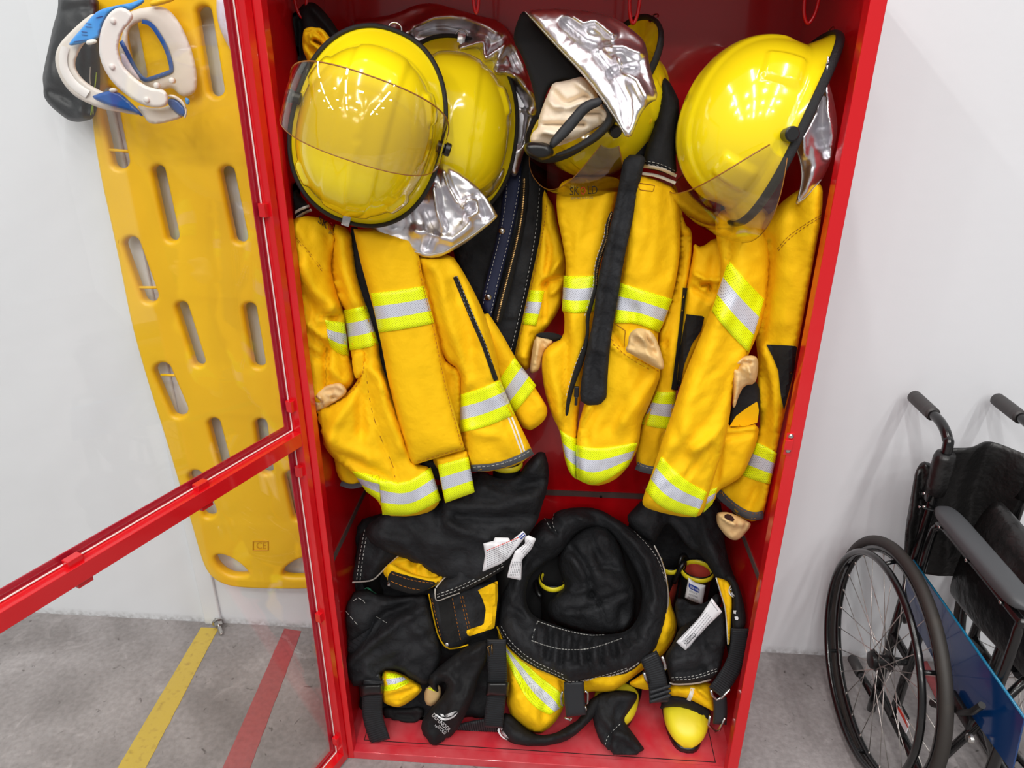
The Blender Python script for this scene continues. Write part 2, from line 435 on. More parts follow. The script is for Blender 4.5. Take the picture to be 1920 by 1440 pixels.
m_bag = mat('black_nylon_bag', srgb(27, 29, 31), .5, bump=[('noise', 30, .5, .006), ('noise', 900, .3, .0005)])
m_lime2 = mat('lime_cord', srgb(170, 200, 50), .7)
m_lilac = mat('white_translucent_plastic', srgb(222, 214, 230), .35)
m_tapey = mat('yellow_floor_tape', srgb(200, 172, 60), .55, var=(60, .55, srgb(150, 120, 45), .55, .75), bump=[('noise', 120, .3, .001)])
m_taper = mat('red_floor_tape', srgb(168, 80, 82), .5, var=(70, .4, srgb(128, 62, 64), .45, .7), bump=[('voronoi', 60, .5, .002)])
m_chair = mat('black_enamel_tube', srgb(14, 14, 15), .25, coat=.4)
m_tyre = mat('dark_rubber_tyre', srgb(44, 40, 37), .6, bump=[('noise', 300, .15, .0008)], var=(18, .3, srgb(78, 68, 58), .55, .75))
m_grip = mat('grey_rubber_grip', srgb(62, 60, 60), .5)
m_vinyl = mat('black_vinyl', srgb(25, 24, 24), .38, bump=[('noise', 14, .6, .02), ('noise', 700, .2, .0005)])
m_pad = mat('dark_grey_armrest_foam', srgb(70, 72, 75), .5, bump=[('noise', 900, .15, .0005)])
m_teal = mat('blue_plastic_guard', srgb(8, 52, 104), .15, coat=.5)
m_teal2 = mat('bright_blue_edge', srgb(10, 110, 150), .2)
m_spoke = mat('steel_spoke', srgb(205, 200, 195), .35, .9)
m_toe = mat('yellow_rubber_toe', srgb(240, 222, 40), .4, bump=[('noise', 40, .1, .003)])
m_boot = mat('black_rubber_boot', srgb(20, 20, 20), .45)
m_bootin = mat('red_boot_lining', srgb(170, 52, 34), .8)
m_wing = m_emb

# wall: painted plaster, faint wear
m_wall = mat('white_painted_wall', srgb(226, 229, 233), .75, bump=[('noise', 30, .12, .004)], var=(1.6, .35, srgb(218, 220, 223), .4, .75), spec=.2)
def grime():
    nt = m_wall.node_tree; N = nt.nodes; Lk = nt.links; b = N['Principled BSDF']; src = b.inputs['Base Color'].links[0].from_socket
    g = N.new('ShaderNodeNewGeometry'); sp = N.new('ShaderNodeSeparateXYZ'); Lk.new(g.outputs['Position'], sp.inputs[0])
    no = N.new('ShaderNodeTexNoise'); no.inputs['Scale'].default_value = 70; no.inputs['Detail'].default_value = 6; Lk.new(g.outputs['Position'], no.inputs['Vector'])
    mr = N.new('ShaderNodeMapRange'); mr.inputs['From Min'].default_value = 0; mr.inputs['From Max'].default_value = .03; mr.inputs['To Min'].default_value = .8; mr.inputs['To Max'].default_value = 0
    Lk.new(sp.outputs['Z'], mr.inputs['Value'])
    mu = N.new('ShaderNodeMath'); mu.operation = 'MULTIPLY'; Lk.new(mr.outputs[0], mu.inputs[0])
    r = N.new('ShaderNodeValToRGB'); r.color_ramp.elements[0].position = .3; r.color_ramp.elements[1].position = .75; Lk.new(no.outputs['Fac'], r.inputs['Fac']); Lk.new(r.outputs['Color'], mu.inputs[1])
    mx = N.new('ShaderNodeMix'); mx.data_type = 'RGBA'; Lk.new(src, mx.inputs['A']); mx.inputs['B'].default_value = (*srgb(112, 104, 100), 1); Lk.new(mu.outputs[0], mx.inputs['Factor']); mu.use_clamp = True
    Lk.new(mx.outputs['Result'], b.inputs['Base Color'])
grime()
# floor: rough worn concrete
def concrete():
    m = mat('grey_concrete_floor', srgb(150, 146, 144), .85, bump=[('noise', 90, .35, .004), ('noise', 500, .3, .001)])
    nt = m.node_tree; N = nt.nodes; Lk = nt.links; b = N['Principled BSDF']; g = N.new('ShaderNodeNewGeometry')
    def noise(s, d=6, w=0):
        t = N.new('ShaderNodeTexNoise'); t.inputs['Scale'].default_value = s; t.inputs['Detail'].default_value = d; t.inputs['Distortion'].default_value = w
        Lk.new(g.outputs['Position'], t.inputs['Vector']); return t
    def ramp(t, a, b_, c0, c1):
        r = N.new('ShaderNodeValToRGB'); r.color_ramp.elements[0].position = a; r.color_ramp.elements[1].position = b_
        r.color_ramp.elements[0].color = (*c0, 1); r.color_ramp.elements[1].color = (*c1, 1); Lk.new(t.outputs['Fac'], r.inputs['Fac']); return r
    def mixm(a, b_, f, mode='MIX'):
        x = N.new('ShaderNodeMix'); x.data_type = 'RGBA'; x.blend_type = mode; Lk.new(a, x.inputs['A']); Lk.new(b_, x.inputs['B'])
        if isinstance(f, float): x.inputs['Factor'].default_value = f
        else: Lk.new(f, x.inputs['Factor'])
        return x.outputs['Result']
    base = ramp(noise(3, 8, .6), .35, .68, srgb(126, 121, 120), srgb(168, 163, 163))
    fine = ramp(noise(70, 4), .3, .7, (.55, .54, .53), (1.15, 1.15, 1.15))
    c = mixm(base.outputs[0], fine.outputs[0], .45, 'MULTIPLY')
    speck = ramp(noise(38, 2, .8), .685, .75, (1, 1, 1), (.36, .34, .33))
    c = mixm(c, speck.outputs[0], .85, 'MULTIPLY')
    lite = ramp(noise(11, 6, 1.5), .62, .74, (0, 0, 0), (.14, .13, .13))
    c = mixm(c, lite.outputs[0], .6, 'ADD')
    Lk.new(c, b.inputs['Base Color']); return m
m_floor = concrete()
BAND = [m_lime, m_silv, m_lime]
# ------------------------------------------------------------------ the setting
def struct(name, mb, m):
    o = mb.build(name, m); o['kind'] = 'structure'; return o
b = MB(); b.box((-4.5, 0, -.02), (4.5, .12, 4.2)); struct('wall_back', b, m_wall)
b = MB(); b.box((-4.5, -4.5, -.12), (4.5, .12, -.0)); struct('floor', b, m_floor)
# shallow boxed column of the wall behind the spine board
b = MB(); b.box((-1.10, -.0, 0), (-1.045, -.012, 4.2), bev=.004); struct('trim_1', b, m_wall)

def floor_strip(name, pix, m, label, cat, seed):
    P = at(pix, 2, 0.)      # left-top, right-top, right-bottom, left-bottom
    rr = random.Random(seed); n = 40; V = []; F = []
    for i in range(n+1):
        t = i/n; a = P[0]*(1-t)+P[3]*t; c = P[1]*(1-t)+P[2]*t
        w = (c-a)*.02
        for q, z in ((a+w*rr.uniform(-1, 1), 0.0003), (a+w*rr.uniform(0, .5), .0016), (c-w*rr.uniform(0, .5), .0016), (c+w*rr.uniform(-1, 1), .0003)): V.append((q[0], q[1], z))
    for i in range(n):
        for k in range(3): F.append((i*4+k, i*4+k+1, i*4+k+5, i*4+k+4))
    F += [(0, 1, 2, 3), (n*4+3, n*4+2, n*4+1, n*4)]
    return tag(obj(name, V, F, m, None, False), label, cat)
floor_strip('floor_tape', [(377, 1177), (410, 1178), (170, 1640), (102, 1640)], m_tapey, 'scuffed yellow tape strip on the concrete floor, left of the red one', 'floor tape', 1)
floor_strip('floor_tape', [(533, 1179), (565, 1184), (394, 1640), (330, 1640)], m_taper, 'worn red tape strip on the concrete floor, between yellow strip and locker', 'floor tape', 2)
floor_strip('floor_tape', [(1722, 1243), (1738, 1240), (1785, 1330), (1765, 1332)], m_taper, 'short red tape strip on the floor under the wheelchair', 'floor tape', 3)

# anchor bolt where wall meets floor
p = at1(408, 1166, 1, -.03); t = thing('anchor_bolt', 'small steel anchor bolt at the foot of the wall, above the yellow tape', 'bolt', (p[0], -.02, 0))
a = Vector((p[0]-.012, -.012, .024)); d = Vector((.55, -.75, -.32)).normalized()
b = MB(); b.tube([a-d*.01, a+d*.055], .0065, 12); b.tube([a+d*.052, a+d*.058], [.0065, .004], 12); b.build('threaded_rod', m_steel, t, True, angle=.6)
b = MB(); b.tube([a+d*.012, a+d*.026], .013, 6); b.build('nut', m_steel, t)
b = MB(); b.tube([a+d*.006, a+d*.011], .017, 20); b.build('washer', m_steel, t)

# ------------------------------------------------------------------ steel locker
XLo, XRo, YF, YB, ZT = -.5156, .4858, -.4538, -.045, 1.92
lock = thing('equipment_locker', 'tall red steel locker with open glass door, full of firefighting clothing', 'locker', ((XLo+XRo)/2, -.25, 0))
b = MB(); b.box((XLo, YB, 0), (XRo, YB+.002, ZT)); b.build('back_panel', m_red, lock)
for x in (XLo, XRo-.003): b = MB(); b.box((x, YF+.0015, 0), (x+.003, YB, ZT)); b.build('side_panel', m_red, lock)
b = MB(); b.box((XLo-.001, YF-.001, ZT-.0295), (XRo+.001, YB+.001, ZT+.001)); b.build('roof_panel', m_red, lock)
b = MB(); b.box((XLo+.003, YF+.028, .012), (XRo-.003, YB, .0235)); b.build('base_shelf', m_red2, lock)
# joints of the inset floor pan
zf = .0238
b = MB(); b.box((-.47, YF+.037, zf-.004), (.440, YF+.039, zf+.0002)); b.box((.440, YF+.037, zf-.004), (.442, YB-.02, zf+.0002)); b.box((-.472, YF+.037, zf-.004), (-.47, YB-.02, zf+.0002)); b.build('pan_joint', m_gap, lock)
b = MB(); b.box((XLo+.0255, YF+.0004, 0), (XRo-.0255, YF+.028, .025), bev=.0012); b.build('bottom_rail', m_red2, lock)
b = MB(); b.box((XLo+.0255, YF+.0004, ZT-.075), (XRo-.0255, YF+.028, ZT-.0296), bev=.0012); b.build('top_rail', m_red, lock)
for x in (XLo, XRo-.026): b = MB(); b.box((x, YF, .0), (x+.026, YF+.028, ZT-.03), bev=.0018); b.build('front_post', m_red, lock)
# rubber strip along back and sides
b = MB(); zl = .585; b.box((XLo+.003, YB-.004, zl-.016), (XRo-.003, YB, zl)); b.build('wall_strip', m_ledge, lock)
for x in (XLo+.003, XRo-.0055): b = MB(); b.box((x, YF+.03, zl-.016), (x+.0025, YB-.004, zl)); b.build('wall_strip', m_ledge, lock)
p = at1(1127, 931, 1, YB-.004); b = MB(); b.tube([(p[0], YB-.003, p[2]), (p[0], YB-.0065, p[2])], [.004, .003], 12); b.build('strip_screw', m_knob, lock, True)
# hook rail
b = MB(); b.tube([(XLo+.004, -.25, 1.84), (XRo-.004, -.25, 1.84)], .009, 14); b.build('hook_rail', m_red, lock, True)
# latch keeper on right post
pk = at1(1479, 832, 1, YF)
lk = MB(); lk.box((pk[0]-.010, YF-.007, pk[2]-.011), (pk[0]+.006, YF+.001, pk[2]+.011), bev=.001); lk.box((pk[0]-.008, YF-.002, pk[2]-.024), (pk[0]+.008, YF+.001, pk[2]+.024), bev=.0006)
latch = lk.build('latch_keeper', m_red, lock)
for px, py in ((1483, 818.5), (1478, 845)):
    q = at1(px, py, 1, YF-.002); b = MB(); V = [(q[0], YF-.001-.0, q[2])]
    b.tube([(q[0], YF+.001, q[2]), (q[0], YF-.0025, q[2]), (q[0], YF-.0042, q[2]), (q[0], YF-.005, q[2])], [.0056, .0056, .004, .0018], 18); o = b.build('screw', m_steel, latch, True)

# --- the glass door, swung open to the left
ang = math.radians(23.2); du = Vector((-math.sin(ang), -math.cos(ang), 0)); dn = Vector((math.cos(ang), -math.sin(ang), 0)); HG = Vector((-.5035, YF-.004, 0))
def DP(u, n, z): return HG+du*u+dn*n+Vector((0, 0, z))
def dbox(mb, u0, u1, n0, n1, z0, z1, bev=.001, m=0): mb.obox(DP(u0, n0, z0), du*(u1-u0), dn*(n1-n0), Vector((0, 0, z1-z0)), m, bev)
def door_uz(px, py, n=-.02):
    d = Vector(rays([(px, py)])[0]); o = Vector(CAM)-(HG+dn*n); tt = -o.dot(dn)/d.dot(dn); q = o+d*tt; return q.dot(du), (q.z)
DW, DT = .965, 1.88
dm = MB()
S = .0155
for u0 in (0, DW-S): dbox(dm, u0, u0+S, -.03, 0, .008, DT)
for z0, z1 in ((.008, .034), (.937, .967), (DT-.03, DT)): dbox(dm, S, DW-S, -.03, 0, z0, z1)
door = dm.build('door', m_red, lock)
lipm = MB()
for z0, z1 in ((.034, .937), (.967, DT-.03)):
    dbox(lipm, S, S+.0145, -.03, -.0275, z0, z1, 0); dbox(lipm, DW-S-.0145, DW-S, -.03, -.0275, z0, z1, 0)
    dbox(lipm, S+.0145, DW-S-.0145, -.03, -.0275, z0, z0+.0145, 0); dbox(lipm, S+.0145, DW-S-.0145, -.03, -.0275, z1-.0145, z1, 0)
lipm.build('glazing_lip', m_lip, door)
for z0, z1 in ((.0355, .9355), (.9685, DT-.032)):
    g = MB(); dbox(g, S+.0015, DW-S-.0015, -.026, -.022, z0, z1, 0); g.build('glass_pane', m_glass, door)
    g = MB(); w = .0013
    dbox(g, S+.0015, S+.0015+w, -.0218, -.0195, z0, z1, 0); dbox(g, S+.0015, DW-S-.0015, -.0218, -.0195, z0, z0+w, 0); dbox(g, S+.0015, DW-S-.0015, -.0218, -.0195, z1-w, z1, 0)
    g.build('glazing_bead', m_gedge, door)
for px, py, hz in ((130, 1043, 1), (370, 900, 1), (152, 1092, 2), (380, 949, 2), (496, 392, 0), (546, 757, 0), (563, 878, 0), (597, 1153, 0), (628, 1385, 0)):
    u, z = door_uz(px, py); g = MB()
    if hz == 1: dbox(g, u-.012, u+.012, -.021, -.006, .9665, .978)
    elif hz == 2: dbox(g, u-.012, u+.012, -.021, -.006, .926, .9375)
    else: dbox(g, S-.0005, S+.011, -.021, -.006, z-.012, z+.012)
    g.build('glass_clip', m_red, door)

# --- hooks
def loop_hook(x, y, z, top, w, label, tilt=0.):
    r = .0032; P = [(x-w, y, top), (x-w*.95, y, z+.05), (x-w*.7, y, z+.016), (x, y, z), (x+w*.7, y, z+.016), (x+w*.95, y, z+.05), (x+w, y, top)]
    b = MB(); b.tube(bez(P, 6), r, 10); o = b.build('hanging_hook', m_red, None, True)
    return tag(o, label, 'hook', 'red wire hooks on the locker rail')
yh = -.25
for px, py, w, lab in ((567, 33, .013, 'red wire hook at the left, in the collar of the leftmost jacket'), (893, 24, .006, 'red wire hook behind the silver cape, second from the left'),
                       (1187, 44, .010, 'red wire hook above the upturned helmet, third from the left'), (1515, 44, .0135, 'red wire hook above the rightmost helmet')):
    q = at1(px, py, 1, yh); loop_hook(q[0], yh, q[2], 1.842, w, lab)

# ------------------------------------------------------------------ light: hall lamps high above, and the bright hall itself
w = bpy.data.worlds.new('hall'); scene.world = w; w.use_nodes = True
w.node_tree.nodes['Background'].inputs['Color'].default_value = (1., .995, 1., 1); w.node_tree.nodes['Background'].inputs['Strength'].default_value = .30
def lamp(name, loc, sx, sy, e, col=(1, .98, .95), aim=None, spread=180):
    l = bpy.data.lights.new(name, 'AREA'); l.shape = 'RECTANGLE'; l.size = sx; l.size_y = sy; l.energy = e; l.color = col; l.spread = math.radians(spread)
    o = bpy.data.objects.new(name, l); COL.objects.link(o); o.location = loc
    if aim: o.rotation_euler = (Vector(aim)-Vector(loc)).to_track_quat('-Z', 'Y').to_euler()
    return o
for x in (-2.4, -.4, 1.6):
    for y in (-1.6, -3.6, -5.6, -7.6): lamp('ceiling_tube_light', (x, y, 4.6), .10, 1.5, 29)
for x in (-3.4, -1.4, .6, 2.6):
    for y in (-4.4, -6.5, -9): lamp('high_bay_light', (x, y, 5.2), .22, .22, 26)
sc = scene
sc.view_settings.view_transform = 'Standard'; sc.view_settings.look = 'None'; sc.view_settings.gamma = 1; sc.view_settings.use_curve_mapping = False
sc.view_settings.exposure = 0.10
# ------------------------------------------------------------------ spine board behind the open door
YBD = -.045
def flat_outline(name, outer, holes, Y, depth, bev, m, parent=None, res=12):
    """moulded plate: outline and slots in photo points, at its own distance and thickness"""
    cu = bpy.data.curves.new(name, 'CURVE'); cu.dimensions = '2D'; cu.fill_mode = 'BOTH'; cu.extrude = depth/2-bev; cu.bevel_depth = bev; cu.bevel_resolution = 4; cu.offset = -bev
    for P in [outer]+holes:
        W = at(P, 1, Y); s = cu.splines.new('POLY'); s.points.add(len(W)-1); s.use_cyclic_u = True
        for q, p in zip(s.points, W): q.co = (p[0], p[2], 0, 1)
    to = bpy.data.objects.new(name, cu); COL.objects.link(to); bpy.context.view_layer.update()
    me = bpy.data.meshes.new_from_object(to.evaluated_get(bpy.context.evaluated_depsgraph_get()))
    V = [(v.co.x, Y-v.co.z, v.co.y) for v in me.vertices]; F = [list(p.vertices) for p in me.polygons]
    bpy.data.objects.remove(to); bpy.data.meshes.remove(me); bpy.data.curves.remove(cu)
    bm = bmesh.new(); bv = [bm.verts.new(v) for v in V]
    for f in F:
        try: bm.faces.new([bv[i] for i in f])
        except ValueError: pass
    bmesh.ops.remove_doubles(bm, verts=bm.verts, dist=1e-5); bm.verts.index_update()
    V = [v.co[:] for v in bm.verts]; F = [[v.index for v in f.verts] for f in bm.faces]; bm.free()
    b = MB(); b.add(V, F); return b.build(name, m, parent, True, angle=.7)
outer = [(162, -80), (170, 130), (178, 240), (193, 330), (213, 420), (232, 510), (247, 590), (265, 660), (289, 740), (313, 815), (338, 900), (360, 970), (378, 1035), (388, 1062), (402, 1080), (424, 1092), (455, 1098), (520, 1100), (585, 1100), (640, 1095), (662, 1078), (668, 1050), (655, 900), (625, 700), (600, 480), (570, 240), (550, 40), (545, -80)]
def slot(x0, y0, x1, y1, w, w2=None):
    """rounded slot from (x0,y0) to (x1,y1)"""
    w2 = w2 or w; d = np.array([x1-x0, y1-y0], float); L = np.hypot(*d); d /= L; n = np.array([-d[1], d[0]]); P = []
    a = np.array([x0, y0])+d*w*.8; c = np.array([x1, y1])-d*w2*.8
    for k in range(9): q = PI*k/8; P.append(a+n*w*math.cos(q)-d*w*.9*math.sin(q))
    for k in range(9): q = PI*k/8; P.append(c-n*w2*math.cos(q)+d*w2*.9*math.sin(q))
    return [tuple(p) for p in P]
holes = [slot(203, 165, 234, 314, 16), slot(248, 445, 290, 563, 15), slot(304, 680, 345, 776, 16), slot(366, 880, 400, 964, 13),
         slot(300, 311, 330, 449, 12), slot(428, 312, 457, 452, 13), slot(343, 565, 380, 682, 11), slot(470, 567, 490, 685, 12),
         slot(403, 782, 430, 885, 11), slot(491, 783, 505, 884, 11), slot(385, 14, 412, 179, 14), slot(245, 30, 268, 150, 14), slot(547, 880, 566, 970, 13)]
holes.append([tuple(p) for p in chaikin([(405, 1037), (420, 1034), (445, 1045), (465, 1062), (472, 1074), (440, 1076), (420, 1066), (408, 1052)], 2)])
holes.append([tuple(p) for p in chaikin([(590, 1040), (570, 1040), (545, 1052), (530, 1068), (535, 1077), (570, 1078), (590, 1077), (600, 1060)], 2)])
bd = thing('spine_board', 'yellow moulded spine board with oval hand slots, hung on the white wall', 'spine board', (-.87, YBD, .2))
flat_outline('board_body', [tuple(p) for p in chaikin(outer, 2)], holes, YBD, .034, .012, m_board, bd)
for a, c in (((206, 281), (246, 284)), ((262, 539), (302, 539)), ((302, 703), (342, 704))):
    A, C = at1(*a, 1, YBD-.008), at1(*c, 1, YBD-.008); b = MB(); b.tube([A, C], .0035, 10); b.build('strap_pin', m_board, bd, True)
P0 = K(160, 240, 1.6, [(503, 1240), (548, 1240), (548, 1267), (503, 1267)])
fr = lambda X, l: at(X, 1, YBD-.0185-l)
b = MB(); 
for i in range(4):
    A, C = fr([P0[i]], 0)[0], fr([P0[(i+1) % 4]], 0)[0]; b.tube([A, C], .0015, 6)
b.build('emblem_frame', m_boardd, bd)
text_on('CE', (480, 1029), (19, 0), (0, -12), fr, m_boardd, 'embossed_mark', bd)

# ------------------------------------------------------------------ cervical collar hung in front of the board
YC = -.13
cc = thing('cervical_collar', 'white and blue stiff neck collar hanging in front of the yellow spine board', 'neck collar', tuple(at1(235, 220, 1, YC)))
def ribbon(name, pts, width, m, th=.004, n=8, parent=cc, label=None):
    """bent band: pts = (photo x, y, Y of the near edge); width = how far it runs back, per point or one value"""
    C = [at1(x, y, 1, Y) for x, y, Y in pts]; C = [Vector(c) for c in bez(C, n)]
    k = len(C); ww = width if isinstance(width, (list, tuple)) else [width]*len(pts); ww = np.interp(np.linspace(0, len(ww)-1, k), range(len(ww)), ww)
    V = []; F = []
    for i in range(k):
        t = (C[min(i+1, k-1)]-C[max(i-1, 0)]).normalized(); bk = Vector((0, 1, 0)); nn = t.cross(bk).normalized()
        for s_, y_ in ((-1, 0), (-.8, -.0015), (.8, -.0015), (1, 0), (1, 1), (-1, 1)): V.append(C[i]+nn*th*s_+Vector((0, (y_*ww[i] if y_ > 0 else y_), 0)))
    for i in range(k-1):
        for j in range(6): F.append((i*6+j, i*6+(j+1) % 6, i*6+6+(j+1) % 6, i*6+6+j))
    F += [tuple(range(6)), tuple((k-1)*6+j for j in range(6))[::-1]]
    return obj(name, V, F, m, parent, True, label=label)
Y1, Y2 = -.145, -.21
# rear shell: broad curved plate with a big window, seen from inside
back = Panel('rear_shell', m_coll, cc, cJ((850, 120), (960, 75), (1130, 50), (1230, 80), (1330, 200), (1400, 350), (1460, 520), (1490, 700), (1480, 840), (1350, 880), (1280, 800), (1240, 790), (1120, 830), (1000, 760), (880, 620), (790, 520), (780, 420), (830, 250)), -.085, T=.010, edge=30, step=4, thick=.004, smooth=2, rim=4, soft=.7,
             holes=[cJ((980, 190), (1060, 205), (1130, 300), (1210, 450), (1250, 620), (1230, 645), (1060, 700), (1010, 715), (960, 650), (890, 500), (860, 380), (870, 250))], clip=False)
back.strips([cJ((990, 192), (1065, 210), (1140, 310), (1220, 460), (1262, 630), (1235, 652), (1060, 712), (1010, 722), (950, 660), (870, 500), (800, 370))], 8, m_blued, 'blue_rim', lift=.008)
# front chin ring
rg = Panel('chin_ring', m_coll2, cc, cJ((650, 180), (720, 90), (800, 58), (880, 95), (920, 150), (880, 210), (820, 270), (780, 370), (775, 470), (810, 580), (880, 660), (960, 730), (1060, 790), (1180, 800), (1225, 850), (1225, 930), (1190, 965), (1080, 970), (960, 930), (840, 850), (720, 740), (640, 610), (600, 480), (605, 320)), Y2, T=.007, edge=8, step=3.5, thick=.008, smooth=2, clip=False, rim=4, soft=.2)
for q in ((733, 188), (725, 600), (1036, 898), (1125, 768), (1262, 725)):
    c = (rg.on(cJ(q))[0] if q[0] < 1100 else at(cJ(q), 1, Y2-.002)[0]); b = MB(); b.tube([c+np.array([0, .004, 0]), c-np.array([0, .0035, 0]), c-np.array([0, .005, 0])], [.0058, .0055, .0035], 16); b.build('rivet', m_coll2, cc, True)
# left side loop
lp = Panel('side_loop', m_coll, cc, cJ((560, 110), (470, 170), (330, 300), (240, 400), (205, 500), (215, 610), (270, 740), (370, 860), (500, 930), (640, 985), (800, 1010), (900, 1030), (980, 1040), (900, 960), (800, 890), (620, 820), (480, 740), (400, 640), (385, 560), (420, 470), (450, 420), (480, 380), (600, 300), (640, 180)), -.165, T=.007, edge=8, step=3.5, thick=.012, smooth=2, clip=False, rim=4, soft=.2)
lp.strips([cJ((300, 420), (275, 520), (290, 640), (380, 770), (500, 850))], 16, m_coll2, 'inner_pad', lift=.006)
st = Panel('upper_blue_strap', m_blue, cc, cJ((315, 420), (370, 340), (460, 240), (560, 120), (640, 75), (780, 45), (900, 25), (1000, -20), (1020, 20), (900, 90), (880, 100), (800, 62), (720, 95), (650, 185), (605, 320), (600, 345), (460, 390)), -.185, T=.006, edge=5, step=3.5, thick=.004, smooth=1, clip=False, rim=3, soft=.3)
st.strips([cJ((575, 160), (635, 145)), cJ((482, 210), (530, 215)), cJ((480, 240), (535, 243)), cJ((445, 285), (495, 288)), cJ((445, 312), (497, 316)), cJ((375, 375), (480, 360))], 1.6, m_blued, 'strap_slots')
st2 = Panel('lower_blue_strap', m_blued, cc, cJ((525, 875), (600, 840), (720, 810), (800, 840), (900, 930), (980, 1010), (1010, 1060), (940, 1020), (820, 985), (680, 950)), -.188, T=.006, edge=5, step=3.5, thick=.004, smooth=1, clip=False, rim=3, soft=.3)
cp = Panel('lower_edge', m_coll, cc, cJ((930, 940), (1080, 975), (1200, 965), (1235, 940), (1360, 1045), (1340, 1065), (1240, 1095), (1130, 1120), (1050, 1110), (1000, 1040)), -.175, T=.01, edge=6, step=3.5, thick=.01, smooth=1, clip=False, rim=3, soft=.3)
Panel('blue_end_pad', m_blued, cc, cJ((1225, 880), (1290, 885), (1350, 935), (1390, 1000), (1380, 1050), (1340, 1050), (1220, 950)), -.19, T=.006, edge=4, step=3, thick=.006, smooth=1, clip=False, rim=3, soft=.3)
Panel('end_rim', m_coll, cc, cJ((1225, 850), (1290, 855), (1370, 915), (1400, 1000), (1385, 1065), (1362, 1062), (1384, 1000), (1345, 930), (1280, 880), (1228, 876)), -.196, T=.004, edge=3, step=3, thick=.01, smooth=1, clip=False, rim=3, soft=.3)
Panel('blue_tab', m_blue, cc, cJ((1370, 880), (1410, 880), (1425, 930), (1390, 950)), -.12, T=.004, edge=3, step=3, thick=.006, smooth=1, clip=False, rim=3, soft=.3)
for q in (((485, 365), (560, 345), (600, 380), (510, 410), (485, 395)), ((690, 800), (740, 785), (780, 815), (740, 835), (700, 830))):
    Panel('white_clip', m_wtape, cc, cJ(*q), -.194, T=.005, edge=3, step=3, thick=.004, smooth=1, clip=False, rim=3, soft=.3)
Panel('yellow_hang_strap', m_board, cc, cJ((1050, 20), (1150, -30), (1290, -30), (1290, 5), (1150, 50), (1070, 62)), -.10, T=.006, edge=5, step=4, thick=.006, clip=False)
# clear plate behind collar
Panel('clear_side_plate', m_lilac, cc, cJ((790, 480), (830, 480), (900, 600), (980, 720), (960, 730), (880, 660), (810, 580)), -.12, T=.003, edge=4, step=3, thick=.003, clip=False)

# black bag behind the collar
bag = Panel('equipment_bag', m_bag, None, cJ((235, -60), (235, 90), (190, 230), (150, 420), (115, 580), (92, 700), (105, 790), (100, 860), (150, 940), (240, 1020), (330, 1085), (410, 1102), (500, 1085), (560, 1060), (600, 930), (612, 800), (612, 600), (600, 200), (600, -60)), -.076, T=.04, edge=38, step=6, thick=.01, clip=False,
            folds=[(cJ((530, 420), (520, 700), (515, 760)), 5, .006), (cJ((130, 800), (260, 850), (500, 980)), 9, -.008), (cJ((420, 300), (450, 700), (430, 1050)), 9, .006), (cJ((230, 90), (500, 60)), 8, -.006)], noise=[(.006, 40, 70, 2, 5)])
tag(bag.o, 'black nylon bag hanging behind the white and blue neck collar', 'bag')
bag.strips([cJ((580, 650), (570, 760), (545, 900), (550, 1030)), cJ((545, 940), (530, 1035))], 2.2, m_lime2, 'lime_cord', lift=.004)
bag.strips([cJ((525, 600), (520, 700), (525, 760))], 1.6, m_wthr, 'white_cord', lift=.003)
# translucent piece at the top beside the door stile
pl = Panel('plastic_pouch', m_lilac, None, cJ((1660, -40), (1660, 120), (1680, 230), (1730, 350), (1790, 460), (1860, 560), (1860, -40)), -.075, T=.014, edge=9, step=4, thick=.01, clip=False, folds=[(cJ((1760, -40), (1740, 120), (1760, 300), (1800, 420)), 4, .008)])
tag(pl.o, 'pale translucent plastic pouch at the top, beside the red door stile', 'pouch')
# ------------------------------------------------------------------ helmets (own geometry: x = wearer's right, y = front, z = crown)
HLF, HLR, HW, HH = .166, .195, .140, .152
def sgnpow(v, p): return math.copysign(abs(v)**p, v)
def brim_xy(t):
    c, s = math.cos(t), math.sin(t); e = 2/2.25
    return HW*sgnpow(s, e), (HLF if c > 0 else HLR)*sgnpow(c, e)
def brim_z(t):
    c = math.cos(t); return -.004-(.022*max(0, -c)**2)-(.006*max(0, c)**2)
def crown_pt(t, s):
    """s 0 apex .. 1 base"""
    c, q = math.cos(t), math.sin(t); e = 2/2.2
    a = s*PI/2; r = math.sin(a)**.92; z = HH*math.cos(a)**.85 if s < 1 else 0
    x = .123*sgnpow(q, e)*r; y = (.148 if c > 0 else .156)*sgnpow(c, e)*r-.004
    return x, y, .012+z
def smooth(a, b, v):
    k = min(1, max(0, (v-a)/(b-a))); return k*k*(3-2*k)
